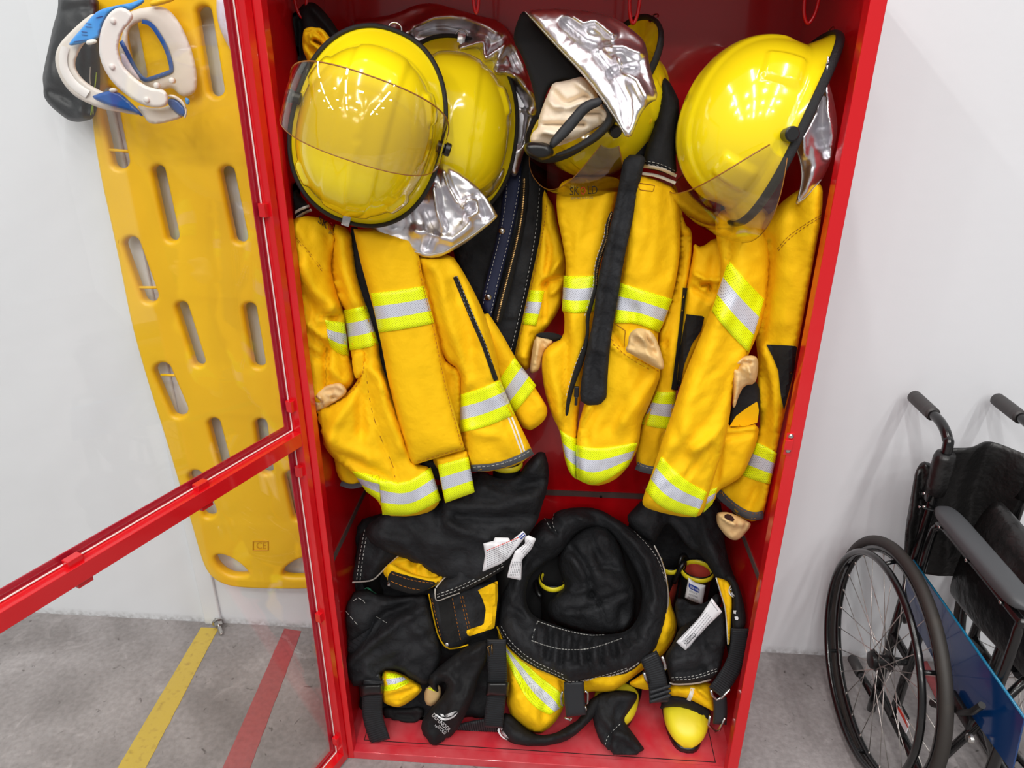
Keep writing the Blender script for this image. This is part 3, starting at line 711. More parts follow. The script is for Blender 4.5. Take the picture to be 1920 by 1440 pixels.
def shell_mesh(inner=0.):
    NT, NS, NB = 144, 44, 8
    V = [(0, -.004, .012+HH+.004-inner)]; F = []
    for i in range(1, NS+1+NB):
        for k in range(NT):
            t = 2*PI*k/NT
            if i <= NS:
                s = i/NS; x, y, z = crown_pt(t, s)
                n = Vector((x/.123**2, y/.145**2, max(0, z-.012)/HH**2)); n = n.normalized() if n.length > 0 else Vector((0, 0, 1))
                d = -inner
                band = (1-smooth(.038, .05, abs(x)))*(1-smooth(.84, .95, s)); d += .0035*band                 # broad raised band front to rear
                d += .0025*math.exp(-(x/.010)**2)*(1-smooth(.8, .95, s))*(1 if y > -.03 else math.exp(-((y+.03)/.03)**2))   # keel
                td = math.degrees(t) % 360
                for c0, wd in ((48, 11), (312, 11), (122, 12), (238, 12)):                     # bosses near the rim
                    dd = abs((td-c0+180) % 360-180)
                    d += .0065*(1-smooth(wd-2.5, wd+.5, dd))*smooth(.70, .735, s)*(1-smooth(.955, .985, s))
                V.append((x+n.x*d, y+n.y*d, z+n.z*d))
            else:
                k2 = (i-NS)/NB; x, y, z = crown_pt(t, 1.); bx, by = brim_xy(t)
                zz = .012*(1-k2)**1.6+brim_z(t)*k2
                V.append((x+(bx-x)*k2, y+(by-y)*k2, zz-inner*.5))
    for k in range(NT): F.append((0, 1+k, 1+(k+1) % NT))
    for i in range(NS+NB-1):
        for k in range(NT):
            a = 1+i*NT+k; c = 1+i*NT+(k+1) % NT; F.append((a, a+NT, c+NT, c))
    return V, F, NT
def helmet(label, R_, t_, sc_, visor=None, clip=True, knob=True, Y=None):
    if Y is not None:                                  # nearer or farther along the same sight line, same apparent size
        kk = (Y-CAM[1])/(t_[1]-CAM[1]); t_ = tuple(CAM[i]+(t_[i]-CAM[i])*kk for i in range(3)); sc_ *= kk
    X = Matrix(((R_[0][0], R_[0][1], R_[0][2], 0), (R_[1][0], R_[1][1], R_[1][2], 0), (R_[2][0], R_[2][1], R_[2][2], 0), (0, 0, 0, 1)))
    T = Matrix.Translation(t_) @ X @ Matrix.Scale(sc_, 4)
    h = thing('firefighter_helmet', label, 'helmet', t_, 'yellow firefighter helmets')
    tr = lambda V: [tuple(T @ Vector(v)) for v in V]
    V, F, NT = shell_mesh(); Vi, Fi, _ = shell_mesh(.004)
    n = len(V); F2 = list(F)+[tuple(i+n for i in f[::-1]) for f in Fi]
    b0 = n-NT
    for k in range(NT): F2.append((b0+k, b0+k+n, b0+(k+1) % NT+n, b0+(k+1) % NT))
    obj('shell', tr(V+Vi), F2, m_hel, h)
    # rubber edging
    P = []; N = 120
    for k in range(N):
        a = 2*PI*k/N; x, y = brim_xy(a); P.append((x*1.004, y*1.004, brim_z(a)-.001))
    mb = MB(); mb.tube(tr(P), .0085*sc_, 12, closed=True, flat=(1, .55), up=tuple(X @ Vector((0, 0, 1)))); mb.build('edge_trim', m_trim, h, True)
    # rear hang ring
    bz = brim_z(PI); C = Vector((0, -HLR+.004, bz)); mb = MB()
    mb.tube(tr([C+Vector((.012*math.cos(q), -.008-.010*math.sin(q), 0)) for q in np.linspace(0, 2*PI, 20, endpoint=False)]), .0016, 8, closed=True); mb.build('hang_ring', m_steel, h, True)
    # front clip
    if clip:
        sgn = 1 if clip == 1 else -1; yy = (HLF if sgn > 0 else -HLR); zz = brim_z(0 if sgn > 0 else PI); mb = MB()
        mb.obox((-.008, yy-sgn*.018, zz+.005), (.016, 0, 0), (0, sgn*.024, 0), (0, 0, .005), 0, .0015); mb.obox((-.008, yy+sgn*.005, zz-.010), (.016, 0, 0), (0, sgn*.003, 0), (0, 0, .019), 0, .001)
        mb.tube([(0, yy-sgn*.010, zz+.008), (0, yy-sgn*.010, zz+.0125)], [.0042, .0035], 14); mb.v = tr(mb.v); mb.build('front_clip', m_steel, h, True, angle=.5)
    # visor with pivots
    if visor is not None:
        e0, e1, ms, py = visor; pz = .012
        NA, NZ = 64, 14; V = []; F = []
        def vp(phi, k, off=0.):
            # swung about the line through both knobs; phi runs from knob to knob, k from top edge to free edge
            q = phi/(PI/2); x = .143*sgnpow(math.sin(phi), .85); rho = (.034+.146*max(0, math.cos(phi))**.62)+off
            tap = .55+.45*max(0, math.cos(phi))**.5; em = (e0+e1)/2; el = math.radians(em+(e0-em+(e1-e0)*k)*tap if False else em+(e0+(e1-e0)*k-em)*(1+.5*(1-tap)))
            rho *= 1+.05*k
            return Vector((x, py+rho*math.cos(el), pz+rho*math.sin(el)))
        mx = math.radians(89.9)
        for side in (0, 1):
            for i in range(NA+1):
                for j in range(NZ+1): V.append(vp(-mx+2*mx*i/NA, j/NZ, -.0022*side))
        B = (NA+1)*(NZ+1)
        for i in range(NA):
            for j in range(NZ):
                p = i*(NZ+1)+j; F.append((p, p+1, p+NZ+2, p+NZ+1)); F.append((B+p, B+p+NZ+1, B+p+NZ+2, B+p+1))
        vis = obj('visor', tr(V), F, ms, h)
        rim = [vp(-mx+2*mx*i/NA, 0, -.001) for i in range(NA+1)]; rim2 = [vp(-mx+2*mx*i/NA, 1, -.001) for i in range(NA+1)]
        mb = MB(); mb.tube(tr(rim), .0013*sc_, 6); mb.tube(tr(rim2), .0009*sc_, 6)
        mb.build('visor_edge', m_vedge, vis, True)
        h_vp = lambda phi, k, off=0.: T @ vp(phi, k, off)
        for s_ in (-1, 1):
            c = Vector((s_*.138, py, pz)); e = Vector((s_, 0, 0)); mb = MB()
            mb.tube([c-e*.008, c+e*.006], .011, 20); mb.tube([c+e*.006, c+e*.009, c+e*.017, c+e*.019], [.008, .0125, .0125, .010], 20)
            mb.v = tr(mb.v); mb.build('visor_knob', m_knob, h, True, angle=.6)
        return h, T, h_vp
    return h, T, None

# 1: front, left
h1, T1, _ = helmet('yellow helmet with clear visor over its crown, frontmost at the left', [[-0.9395, -0.3059, 0.1543], [-0.1324, -0.0914, -0.987], [0.316, -0.9477, 0.0453]], (-.3622, -.3473, 1.5248), .975, (116, 72, m_visor, -.028), Y=-.405)
cp1 = Panel('neck_cape', m_alu, h1, [(690, 400), (698, 437), (728, 454), (758, 470), (787, 481), (818, 485), (850, 470), (882, 450), (930, 411), (934, 402), (905, 360), (870, 328), (833, 305), (822, 310), (790, 330), (740, 370)], ((-.345, 300), (-.365, 480)), T=.012, edge=16, step=4, thick=.006, smooth=1,
            folds=[(cA((1050, 950), (1085, 1060), (1130, 1140), (1160, 1165)), 6, .016), (cA((1160, 1165), (1190, 1130), (1240, 1130), (1250, 1190), (1200, 1220)), 6, .014), (cA((1000, 1060), (1020, 1200), (1050, 1280)), 7, .012), (cA((950, 1180), (1000, 1300), (960, 1400)), 9, -.010), (cA((1250, 1100), (1300, 1230)), 9, -.008), (cA((900, 1300), (1100, 1350), (1200, 1270)), 10, .007)], noise=[(.0013, 22, 40, 1.5, 3)], crumple=(.001, 42, 5))
cp1.strips([[(702, 436), (760, 468), (818, 481), (880, 446), (929, 406)]], 1.6, m_wthr, 'hem_stitching', sub=cp1.o)
# 2: behind the first
h2, T2, _ = helmet('yellow helmet with wide brim and crumpled silver cape, half hidden behind the frontmost helmet', [[-0.976, -0.156, 0.152], [-0.1336, -0.1222, -0.9835], [0.172, -0.9802, 0.0984]], (-.2266, -.2459, 1.5168), .955, None, clip=2, Y=-.165)
cp2 = Panel('neck_cape', m_alu, h2, cA((535, 110), (660, 100), (780, 80), (900, 25), (1000, 15), (1120, 50), (1260, 90), (1370, 115), (1440, 200), (1500, 350), (1570, 500), (1602, 590), (1570, 670), (1530, 790), (1500, 880), (1465, 1005), (1420, 970), (1375, 930), (1300, 900), (1250, 700), (1150, 400), (1000, 300), (860, 260), (700, 230), (560, 210)), ((-.10, 20), (-.135, 330)), T=.014, edge=30, step=4.5, thick=.008, smooth=1,
            folds=[(cA((1150, 270), (1280, 230), (1290, 330), (1400, 250), (1360, 330)), 6, .016), (cA((1350, 400), (1480, 430), (1580, 560)), 8, .016), (cA((1400, 420), (1500, 600), (1480, 800)), 9, -.014), (cA((820, 200), (1000, 100), (1180, 80), (1350, 180)), 10, .014), (cA((900, 170), (1050, 150), (1200, 180)), 9, -.012), (cA((1500, 620), (1560, 640)), 5, .008), (cA((1440, 300), (1520, 480)), 7, -.01)], noise=[(.0013, 26, 30, 1.6, 9)], crumple=(.001, 48, 11))
cp2.strips([cA((545, 115), (550, 160), (565, 200))], 1.4, m_wthr, 'hem_stitching', sub=cp2.o)
vt = Panel('visor', m_visor_s, h2, cA((1240, 1070), (1290, 1050), (1360, 980), (1400, 930), (1395, 1000), (1340, 1090), (1280, 1130)), -.31, T=.02, edge=20, step=4, thick=.003, smooth=1)
# 3: upturned, opening towards us
R3 = [[0.3431, -0.6993, 0.6271], [-0.9121, -0.0884, 0.4003], [-0.2245, -0.7093, -0.6682]]
h3, T3, vp3 = helmet('upturned yellow helmet holding a cream cloth, third from the left', R3, (.051, -.213, 1.587), .905, (64, 10, m_visor_s, .015), clip=False)
cp3 = Panel('neck_cape', m_alu, h3, cB((65, 58), (200, 48), (330, 50), (480, 68), (600, 110), (700, 185), (745, 230), (765, 300), (770, 350), (795, 450), (827, 555), (770, 582), (725, 640), (692, 720), (672, 768), (650, 775), (628, 758), (560, 640), (470, 510), (380, 400), (280, 300), (170, 180)), ((-.30, 20), (-.40, 260), (-.012, 1100)), T=.018, edge=30, step=4.5, thick=.008, smooth=1,
            folds=[(cB((330, 80), (400, 130), (470, 110), (560, 190)), 9, .014), (cB((300, 130), (420, 230), (520, 260)), 9, -.010), (cB((520, 260), (620, 260), (720, 300)), 8, .010), (cB((600, 330), (620, 400), (700, 450), (760, 560)), 8, .010), (cB((560, 420), (640, 560), (650, 700)), 9, -.008), (cB((480, 300), (560, 400), (690, 380)), 7, -.008)], noise=[(.0013, 24, 45, 1.6, 14)], crumple=(.001, 36, 21))
cp3.strips([cB((75, 65), (180, 178), (290, 300), (390, 400), (480, 512), (570, 640), (640, 765))], 1.6, m_wthr, 'hem_stitching', sub=cp3.o)
Panel('cape_lining', m_felt, h3, cB((55, 58), (90, 80), (200, 190), (320, 320), (420, 430), (500, 540), (540, 640), (430, 520), (330, 450), (220, 470), (180, 560), (150, 690), (140, 640), (120, 500), (60, 320), (5, 230), (15, 160)), ((-.24, 20), (-.29, 230)), T=.012, edge=14, step=5, thick=.006, smooth=1)
hood = Panel('cotton_hood', m_cream, None, cB((100, 790), (110, 750), (150, 715), (145, 680), (175, 590), (215, 500), (230, 465), (300, 455), (350, 440), (400, 428), (460, 490), (510, 600), (560, 660), (520, 700), (440, 740), (330, 800), (230, 830), (120, 815)), ((-.285, 140), (-.33, 270)), T=.04, edge=34, step=4, thick=.01, smooth=1, soft=.7,
             folds=[(cB((330, 440), (430, 520), (480, 560)), 5, .012), (cB((235, 520), (300, 590), (420, 540)), 6, -.010), (cB((200, 560), (240, 600), (330, 600), (400, 570)), 5, .010), (cB((110, 740), (190, 740), (300, 770)), 7, .012), (cB((150, 700), (260, 700), (400, 700)), 5, -.012), (cB((420, 640), (500, 640), (520, 680)), 6, -.014)], noise=[(.0013, 22, 20, 1.6, 31)], crumple=(.001, 26, 8))
tag(hood.o, 'cream cotton cloth stuffed inside the upturned yellow helmet', 'cloth hood')
ch = Panel('chin_strap', m_web, h3, cB((205, 800), (260, 730), (330, 650), (380, 590), (430, 560), (500, 545), (510, 590), (440, 620), (400, 660), (330, 750), (240, 830), (220, 840)), ((-.385, 180), (-.395, 280)), T=.006, edge=6, step=4, thick=.004, smooth=1)
Panel('chin_cup', m_knob, h3, cB((62, 830), (75, 805), (110, 798), (180, 800), (215, 815), (240, 850), (225, 885), (180, 903), (130, 900), (85, 875)), -.392, T=.022, edge=12, step=3, thick=.01, smooth=2)
Panel('inner_rim', m_trim, h3, cB((230, 870), (330, 830), (430, 770), (510, 700), (540, 640), (500, 590), (520, 575), (580, 650), (575, 700), (490, 790), (380, 850), (250, 890)), -.368, T=.012, edge=6, step=3.5, thick=.006, smooth=2)
def on_visor(fn, px):
    best = None
    for i in range(-40, 41):
        for j in range(0, 21):
            w = fn(i/40*1.5, j/20); v = np.array(w)-CAM; z = v@CF; u = np.array([960+FPX*(v@CR)/z, 720-FPX*(v@CU)/z]); d = np.hypot(*(u-px))+.02*abs(z)*1000*0
            if w.y < -.05 and (best is None or d < best[0]): best = (d, i/40*1.5, j/20)
    _, a, k = best; p0 = fn(a, k); n = (fn(a+.02, k)-fn(a-.02, k)).cross(fn(a, k+.02)-fn(a, k-.02)).normalized()
    if n.dot(Vector(CAM)-p0) < 0: n = -n
    p0 = p0+n*.002
    def f(X, l):
        d = rays(X); t = float((p0-Vector(CAM)).dot(n))/(d@np.array(n)); return CAM[None]+d*t[:, None]
    return f
vis3 = [c for c in h3.children if c.name.startswith('visor') and 'knob' not in c.name][0]
fx = on_visor(vp3, np.array([1092, 358]))
text_on('SK', (1068, 366), (18, -1), (0, -15), fx, m_ink, 'printed_name', vis3); text_on('O', (1088, 365), (10, -.5), (0, -15), fx, m_inkr, 'printed_name', vis3); text_on('LD', (1101, 364), (19, -1), (0, -15), fx, m_ink, 'printed_name', vis3)
text_on('BEFORE YOU GO', (1070, 374), (42, -2), (0, -4), fx, m_ink2, 'printed_line', vis3)
# 4: right
R4 = [[-0.0934, -0.3482, -0.9328], [0.9845, -0.1722, -0.0343], [-0.1487, -0.9215, 0.3589]]
h4, T4, _ = helmet('yellow helmet seen from its left side with visor down, rightmost', R4, (.3741, -.3075, 1.5324), .985, (36, -16, m_visor, .012), clip=False)
cp4 = Panel('neck_cape', m_alu, h4, cB((1788, 310), (1780, 460), (1805, 540), (1825, 640), (1832, 740), (1810, 850), (1785, 930), (1740, 1020), (1690, 1085), (1640, 1130), (1605, 1155), (1593, 1142), (1612, 1090), (1625, 1020), (1625, 950), (1605, 860), (1572, 795), (1610, 740), (1660, 680), (1710, 600), (1750, 480), (1770, 320)), -.405, T=.014, edge=20, step=4, thick=.008, smooth=1,
            folds=[(cB((1700, 640), (1640, 760), (1640, 860)), 8, .012), (cB((1780, 470), (1770, 620), (1810, 760), (1800, 820)), 6, .012), (cB((1755, 560), (1740, 740), (1780, 880)), 8, -.012), (cB((1680, 760), (1700, 930), (1660, 1080)), 12, .006)], noise=[(.0013, 22, 80, 1.6, 41)], crumple=(.001, 34, 17))
cp4.strips([cB((1580, 800), (1612, 862), (1632, 955), (1630, 1030), (1605, 1140), (1650, 1115), (1740, 1012))], 1.6, m_wthr, 'hem_stitching', sub=cp4.o)
# ------------------------------------------------------------------ jacket 1 (left)
def cuts(n, a, b): return [tuple(a[k]+(b[k]-a[k])*i/n for k in (0, 1)) for i in range(n+1)]
q = at1(740, 960, 1, -.37)
j1 = thing('firefighter_jacket', 'yellow firefighter jacket with striped bands and a wide plain front flap, leftmost', 'jacket', tuple(q), 'yellow firefighter jackets')
FN = lambda seed, ang=80: [(.0065, 52, ang, 3, seed), (.0045, 34, ang+18, 3, seed+50, 1), (.0012, 12, ang+40, 2, seed+90)]
lin1 = Panel('lining', m_blk, j1, cD((320, 60), (370, 60), (420, 200), (480, 480), (510, 700), (520, 800), (640, 1100), (760, 1120), (770, 1210), (680, 1190), (560, 1000), (470, 760), (420, 560), (350, 380)), -.335, T=.01, edge=12, step=6)
rb1 = Panel('side_panel', m_yel, j1, cD((560, 150), (640, 180), (740, 560), (745, 655), (790, 690), (826, 708), (824, 830), (826, 980), (850, 1060), (870, 1150), (800, 1190), (740, 1180), (690, 1100), (620, 700)), -.345, T=.02, edge=22, folds=[(cD((745, 660), (790, 690), (826, 710)), 5, .008), (cD((790, 730), (800, 900), (830, 1040)), 9, -.008)], noise=FN(3))
cu1 = Panel('rear_hem', m_yel, j1, cD((225, 1060), (250, 1120), (285, 1210), (330, 1232), (385, 1215), (420, 1230), (430, 1150), (330, 1080)), -.30, T=.018, edge=16, noise=FN(4))
cu1.strips([cD((285, 1215), (330, 1232), (380, 1220))], 9, m_grey, 'hem_binding', lift=.002)
sl1 = Panel('left_sleeve', m_yel, j1, cD((40, 40), (110, 10), (210, 20), (275, 90), (262, 170), (240, 230), (262, 330), (290, 420), (312, 480), (320, 640), (345, 700), (352, 765), (300, 810), (160, 890), (140, 800), (120, 640), (95, 420), (60, 150)), ((-.325, 400), (-.345, 700), (.06, 640)), T=.04, edge=40, smooth=1,
            folds=[(cD((70, 100), (150, 190), (215, 260), (250, 330)), 4, -.004), (cD((195, 470), (215, 455), (260, 470), (285, 440)), 5, -.018), (cD((180, 480), (240, 440), (285, 390)), 9, .014), (cD((130, 500), (190, 545), (225, 560)), 7, .010), (cD((135, 530), (200, 590), (310, 650)), 8, -.009), (cD((222, 610), (218, 700), (222, 780)), 5, -.016), (cD((130, 620), (190, 650), (215, 640)), 7, -.008), (cD((110, 240), (150, 340), (230, 400)), 14, .007), (cD((240, 700), (300, 760), (345, 740)), 9, .008), (cD((90, 330), (150, 420), (170, 480)), 12, -.007)], noise=FN(11, 60))
sl1.strips([cD((62, 95), (140, 180), (205, 265)), cD((68, 92), (148, 178), (212, 262))], 1.1, m_yel2, dash=(5, 3))
tl1 = Panel('left_front', m_yel, j1, cD((240, 40), (335, 75), (345, 150), (358, 270), (385, 365), (430, 500), (456, 575), (462, 660), (500, 770), (530, 860), (565, 960), (595, 1060), (622, 1130), (690, 1140), (715, 1215), (736, 1292), (700, 1340), (605, 1365), (475, 1360), (462, 1300), (400, 1250), (340, 1170), (240, 1095), (190, 1010), (165, 930), (158, 880), (260, 845), (325, 800), (372, 735), (345, 690), (328, 620), (312, 440), (285, 410), (250, 330), (232, 230), (245, 150)), ((-.325, 430), (-.372, 940)), T=.05, edge=52, smooth=1,
            folds=[(cD((395, 620), (400, 760), (430, 920), (480, 1060), (525, 1150), (535, 1215)), 4, -.006), (cD((385, 730), (330, 840), (250, 960), (230, 1040)), 12, .007), (cD((360, 760), (380, 840), (380, 980)), 11, -.010), (cD((420, 700), (470, 760), (495, 790)), 8, .010), (cD((245, 200), (255, 260), (300, 390)), 8, -.012), (cD((290, 120), (300, 260), (345, 400)), 14, .010), (cD((190, 1000), (300, 1060), (420, 1110)), 14, .006), (cD((240, 1080), (360, 1120), (480, 1190)), 8, -.008), (cD((470, 790), (500, 900), (560, 1060)), 12, .008), (cD((330, 1160), (400, 1190), (470, 1210)), 8, .006)], noise=FN(21, 75))
tl1.strips([cD((164, 888), (262, 853), (330, 808), (375, 748)), cD((385, 625), (392, 720), (345, 750))], 1.1, m_yel2, dash=(5, 3))
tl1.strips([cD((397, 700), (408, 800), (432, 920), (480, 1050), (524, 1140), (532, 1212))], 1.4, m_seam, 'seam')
tb = Panel('pocket_tab', m_yel, j1, cD((332, 640), (380, 615), (396, 625), (393, 712), (362, 748), (345, 735)), -.385, T=.008, edge=8, step=4, thick=.006, smooth=1)
sl1.band(cD((214, 480), (262, 486), (302, 492)), cD((236, 600), (275, 635), (325, 642)), BAND)
tl1.band(cD((298, 436), (350, 428), (401, 414)), cD((326, 616), (400, 606), (457, 588)), BAND)
tl1.band(cD((457, 1190), (575, 1222), (690, 1142)), cD((473, 1357), (605, 1363), (737, 1290)), BAND)
tl1.band(cD((335, 1160), (400, 1172), (458, 1180)), cD((400, 1252), (430, 1275), (464, 1298)), BAND)
fl1 = Panel('storm_flap', m_yel, j1, cD((342, 70), (430, 70), (600, 120), (640, 200), (660, 330), (707, 500), (740, 655), (775, 820), (810, 940), (845, 1062), (720, 1100), (612, 1133), (590, 1090), (545, 940), (500, 760), (470, 600), (435, 440), (405, 330), (375, 220), (352, 120)), ((-.365, 440), (-.40, 860)), T=.022, edge=16, smooth=0, thick=.006,
            folds=[(cD((480, 200), (540, 500), (640, 1000)), 40, .008), (cD((640, 200), (690, 460), (760, 780), (820, 1000)), 10, -.004)], noise=[(.003, 60, 72, 3, 8), (.0008, 16, 70, 3, 80)])
fl1.strips([cD((630, 1120), (840, 1056)), cD((636, 215), (655, 330), (700, 500), (730, 655), (765, 820), (832, 1050))], 1.1, m_yel2, dash=(5, 3))
fl1.band(cD((421, 360), (540, 348), (660, 326)), cD((457, 537), (580, 520), (707, 494)), BAND)
tab1 = Panel('flap_tab', m_yel, j1, cD((716, 1105), (852, 1068), (870, 1160), (888, 1256), (755, 1304), (735, 1210)), -.388, T=.012, edge=10, smooth=0, step=5, thick=.006)
tab1.band(cD((722, 1133), (860, 1096)), cD((756, 1303), (888, 1255)), BAND)
# right sleeve, in two lapped layers
s2 = Panel('right_sleeve_back', m_yel, j1, cD((930, 420), (1010, 540), (1065, 640), (1130, 740), (1190, 830), (1222, 888), (1195, 945), (1122, 988), (1060, 900), (980, 740), (900, 560)), -.305, T=.03, edge=30, noise=FN(31, 60))
s2.band(cD((1000, 750), (1030, 700), (1068, 648)), cD((1060, 905), (1110, 850), (1165, 775)), BAND)
sr = Panel('right_sleeve', m_yel, j1, cD((610, 170), (700, 200), (780, 180), (830, 250), (900, 380), (950, 500), (985, 620), (1002, 745), (1040, 840), (1090, 950), (1130, 1030), (1152, 1082), (1090, 1130), (980, 1160), (872, 1163), (850, 1090), (830, 1000), (824, 830), (826, 708), (745, 655), (705, 500), (655, 310)), ((-.325, 480), (-.36, 860)), T=.045, edge=46, smooth=1,
           folds=[(cD((700, 220), (740, 400), (800, 600), (850, 760)), 16, .010), (cD((690, 280), (720, 420), (760, 560), (800, 660)), 9, -.008), (cD((880, 420), (930, 600), (960, 720)), 14, .006), (cD((800, 320), (850, 470), (880, 600)), 12, -.005), (cD((1030, 920), (1080, 1040), (1100, 1100)), 8, -.006), (cD((840, 960), (900, 990), (980, 1000)), 10, .005)], noise=FN(41, 70))
sr.strips([cD((800, 285), (835, 370), (880, 480), (925, 580), (960, 680), (985, 752))], 9, m_velc, 'black_piping', lift=.005)
sr.strips([cD((796, 283), (830, 372), (875, 482)), cD((808, 283), (842, 366), (888, 476), (932, 578), (968, 680))], .9, m_wthr, dash=(4, 3), lift=.0045)
sr.band(cD((825, 815), (915, 790), (1002, 750)), cD((823, 987), (945, 960), (1068, 905)), BAND)
sr.strips([cD((1040, 920), (1075, 1010), (1100, 1078)), cD((1056, 918), (1090, 1005), (1112, 1072))], 3.2, m_wtape, 'white_piping', lift=.002)
sr.strips([cD((872, 1148), (980, 1142), (1080, 1108), (1147, 1070))], 13, m_grey, 'cuff_binding', lift=.003)
sr.strips([cD((880, 1143), (980, 1136), (1080, 1104), (1140, 1068))], .9, m_wthr, 'cuff_stitching', dash=(5, 3), lift=.0055)
# shoulder and collar
sh = Panel('shoulder_patch', m_blk2, j1, cA((150, 1000), (200, 1040), (270, 1120), (310, 1180), (250, 1230), (180, 1290), (160, 1180)), -.335, T=.03, edge=24, step=4)
sh.strips([cA((182, 1225), (240, 1180), (300, 1158)), cA((186, 1260), (245, 1212), (312, 1180))], 5, m_wtape, 'white_piping', lift=.003)
for body, o, e, mm in (('SK', (345, 1248), (52, 40), m_ink), ('O', (401, 1285), (22, 12), m_inkr), ('LD', (428, 1298), (50, 22), m_ink)):
    sl1.text(body, cA(o)[0], (e[0]/3, e[1]/3), (12/3, -40/3), mm, 'printed_name', lift=.004)
sl1.text('BEFORE YOU GO', cA((408, 1312))[0], (32, 11), (1.2, -4.4), m_ink, 'printed_line', lift=.004)
C2 = lambda *p: K(460, 0, 8.727, p)
Panel('collar', m_blk2, j1, C2((640, 200), (720, 170), (800, 260), (880, 140), (960, 50), (1080, 30), (1180, 70), (1360, 260), (1560, 560), (1700, 640), (1500, 900), (1100, 1200), (900, 1300), (780, 1000), (760, 640), (680, 380)), -.235, T=.03, edge=26, step=4, folds=[(C2((860, 180), (900, 500), (880, 900)), 6, -.012), (C2((1080, 100), (1250, 300), (1480, 560)), 8, .008)])
ly = Panel('collar_facing', m_yel, j1, C2((950, 490), (1000, 455), (1080, 435), (1150, 455), (1220, 452), (1300, 500), (1380, 610), (1450, 720), (1420, 900), (1200, 1100), (1070, 1150), (1000, 950), (945, 840), (930, 660)), -.30, T=.022, edge=18, step=3.2,
           folds=[(C2((1000, 540), (1120, 480), (1230, 560), (1310, 690)), 3.2, -.012), (C2((950, 680), (1020, 790), (1150, 900)), 3, -.008), (C2((1120, 660), (1180, 690), (1230, 720)), 3.4, -.02), (C2((1060, 560), (1110, 720), (1200, 800)), 4, .007)])
Panel('hang_loop', m_yel, j1, C2((1030, 310), (1050, 315), (1130, 440), (1080, 450), (1010, 400)), -.255, T=.006, edge=4, step=2.5, smooth=1, thick=.004)
def glove(pts, Y, label, folds=(), dark=None, T=.022, noise=5, strips=()):
    g = Panel('work_glove', m_leath, None, pts, Y, T=T, edge=20, step=3, thick=.01, smooth=1, soft=.6, rim=6, folds=folds, noise=[(.005, 18, 60, 1.6, noise), (.004, 12, 20, 1.6, noise+3, 1)])
    tag(g.o, label, 'glove')
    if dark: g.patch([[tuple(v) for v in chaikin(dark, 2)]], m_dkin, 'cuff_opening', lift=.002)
    if strips: g.strips(strips, 1., m_yel2, 'stitching')
    return g
G3 = lambda *p: K(440, 600, 4.8, p)
glove(G3((690, 790), (690, 710), (720, 650), (780, 610), (880, 570), (950, 560), (985, 590), (1015, 640), (980, 690), (900, 740), (800, 800), (730, 830)), -.385, 'tan leather glove in the left pocket of the leftmost jacket', [(G3((730, 715), (780, 740), (785, 770)), 3, -.016), (G3((715, 665), (760, 700), (790, 760)), 3.5, .008), (G3((880, 700), (910, 705)), 3, -.012), (G3((800, 640), (900, 620), (960, 650)), 5, -.004)])

# ------------------------------------------------------------------ jacket 2 (hangs open behind)
q = at1(1000, 700, 1, -.19)
j2 = thing('firefighter_jacket', 'open jacket with black lining, navy facing and long brass zip, second from the left', 'jacket', tuple(q), 'yellow firefighter jackets')
l2 = Panel('lining', m_blk, j2, cE((-90, -20), (0, -80), (160, -100), (250, -60), (250, 155), (232, 260), (205, 400), (160, 590), (130, 735), (60, 760), (-20, 560), (-80, 420), (-110, 300)), ((-.075, 300), (-.20, 660)), T=.02, edge=30, folds=[(cE((150, 470), (185, 490)), 3, -.005), (cE((60, 600), (150, 610)), 3, -.005)], noise=[(.004, 30, 75, 2, 5)])
l2.strips([cE((225, 90), (212, 260), (180, 440), (140, 620), (115, 720))], 1, m_wthr, dash=(4, 4))
l2.strips([cE((235, 110), (222, 265), (190, 450), (150, 630), (125, 730))], 16, m_velc, 'hook_and_loop_strip', lift=.002)
nv = Panel('navy_facing', m_navy, j2, cE((82, -80), (168, -80), (150, 140), (125, 260), (90, 400), (50, 560), (40, 600), (0, 545), (30, 420), (70, 260), (85, 120)), ((-.088, 300), (-.235, 600)), T=.012, edge=9, smooth=1, step=5, thick=.006)
nv.strips([cE((100, 60), (98, 150), (75, 290), (38, 430), (10, 545)), cE((150, 60), (140, 140), (110, 290), (70, 440), (40, 580))], .9, m_wthr, dash=(4, 3))
zp = Panel('zip_tape', m_velc, j2, cE((152, -80), (200, -80), (182, 150), (165, 260), (135, 400), (95, 560), (70, 630), (45, 600), (80, 480), (120, 330), (150, 180)), ((-.086, 300), (-.232, 600)), T=.012, edge=8, smooth=1, step=5, thick=.005)
zp.strips([cE((166, 70), (162, 170), (146, 270), (112, 400), (84, 510), (62, 610))], 5, m_brass, 'zip_teeth', dash=(1.7, 1.5), lift=.0035, smooth=2)
for c in ((82, 266), (31, 515)):
    o = nv.on(cE(c))[0]; b = MB(); b.tube([o+[0, .002, 0], o-[0, .004, 0], o-[0, .0062, 0]], [.0078, .0074, .005], 20); b.build('snap_button', m_steel, j2, True, angle=.8)
ye = Panel('outer_front', m_yel, j2, cE((235, 100), (262, 150), (280, 175), (292, 250), (328, 385), (325, 420), (312, 500), (300, 560), (245, 640), (216, 660), (200, 700), (185, 800), (130, 760), (128, 735), (160, 590), (200, 410), (232, 260)), ((-.15, 380), (-.22, 660)), T=.035, edge=28, step=5,
           folds=[(cE((240, 470), (262, 450), (310, 440), (326, 410)), 5, -.014), (cE((250, 440), (300, 380), (318, 370)), 7, .010), (cE((245, 250), (262, 340), (245, 470), (242, 600)), 5, -.008), (cE((270, 500), (310, 470)), 6, .008), (cE((200, 660), (215, 700), (190, 780)), 6, -.006), (cE((130, 725), (200, 745)), 5, .006)], noise=FN(51))
ye.band(cE((186, 488), (242, 490)), cE((158, 615), (210, 622)), BAND)
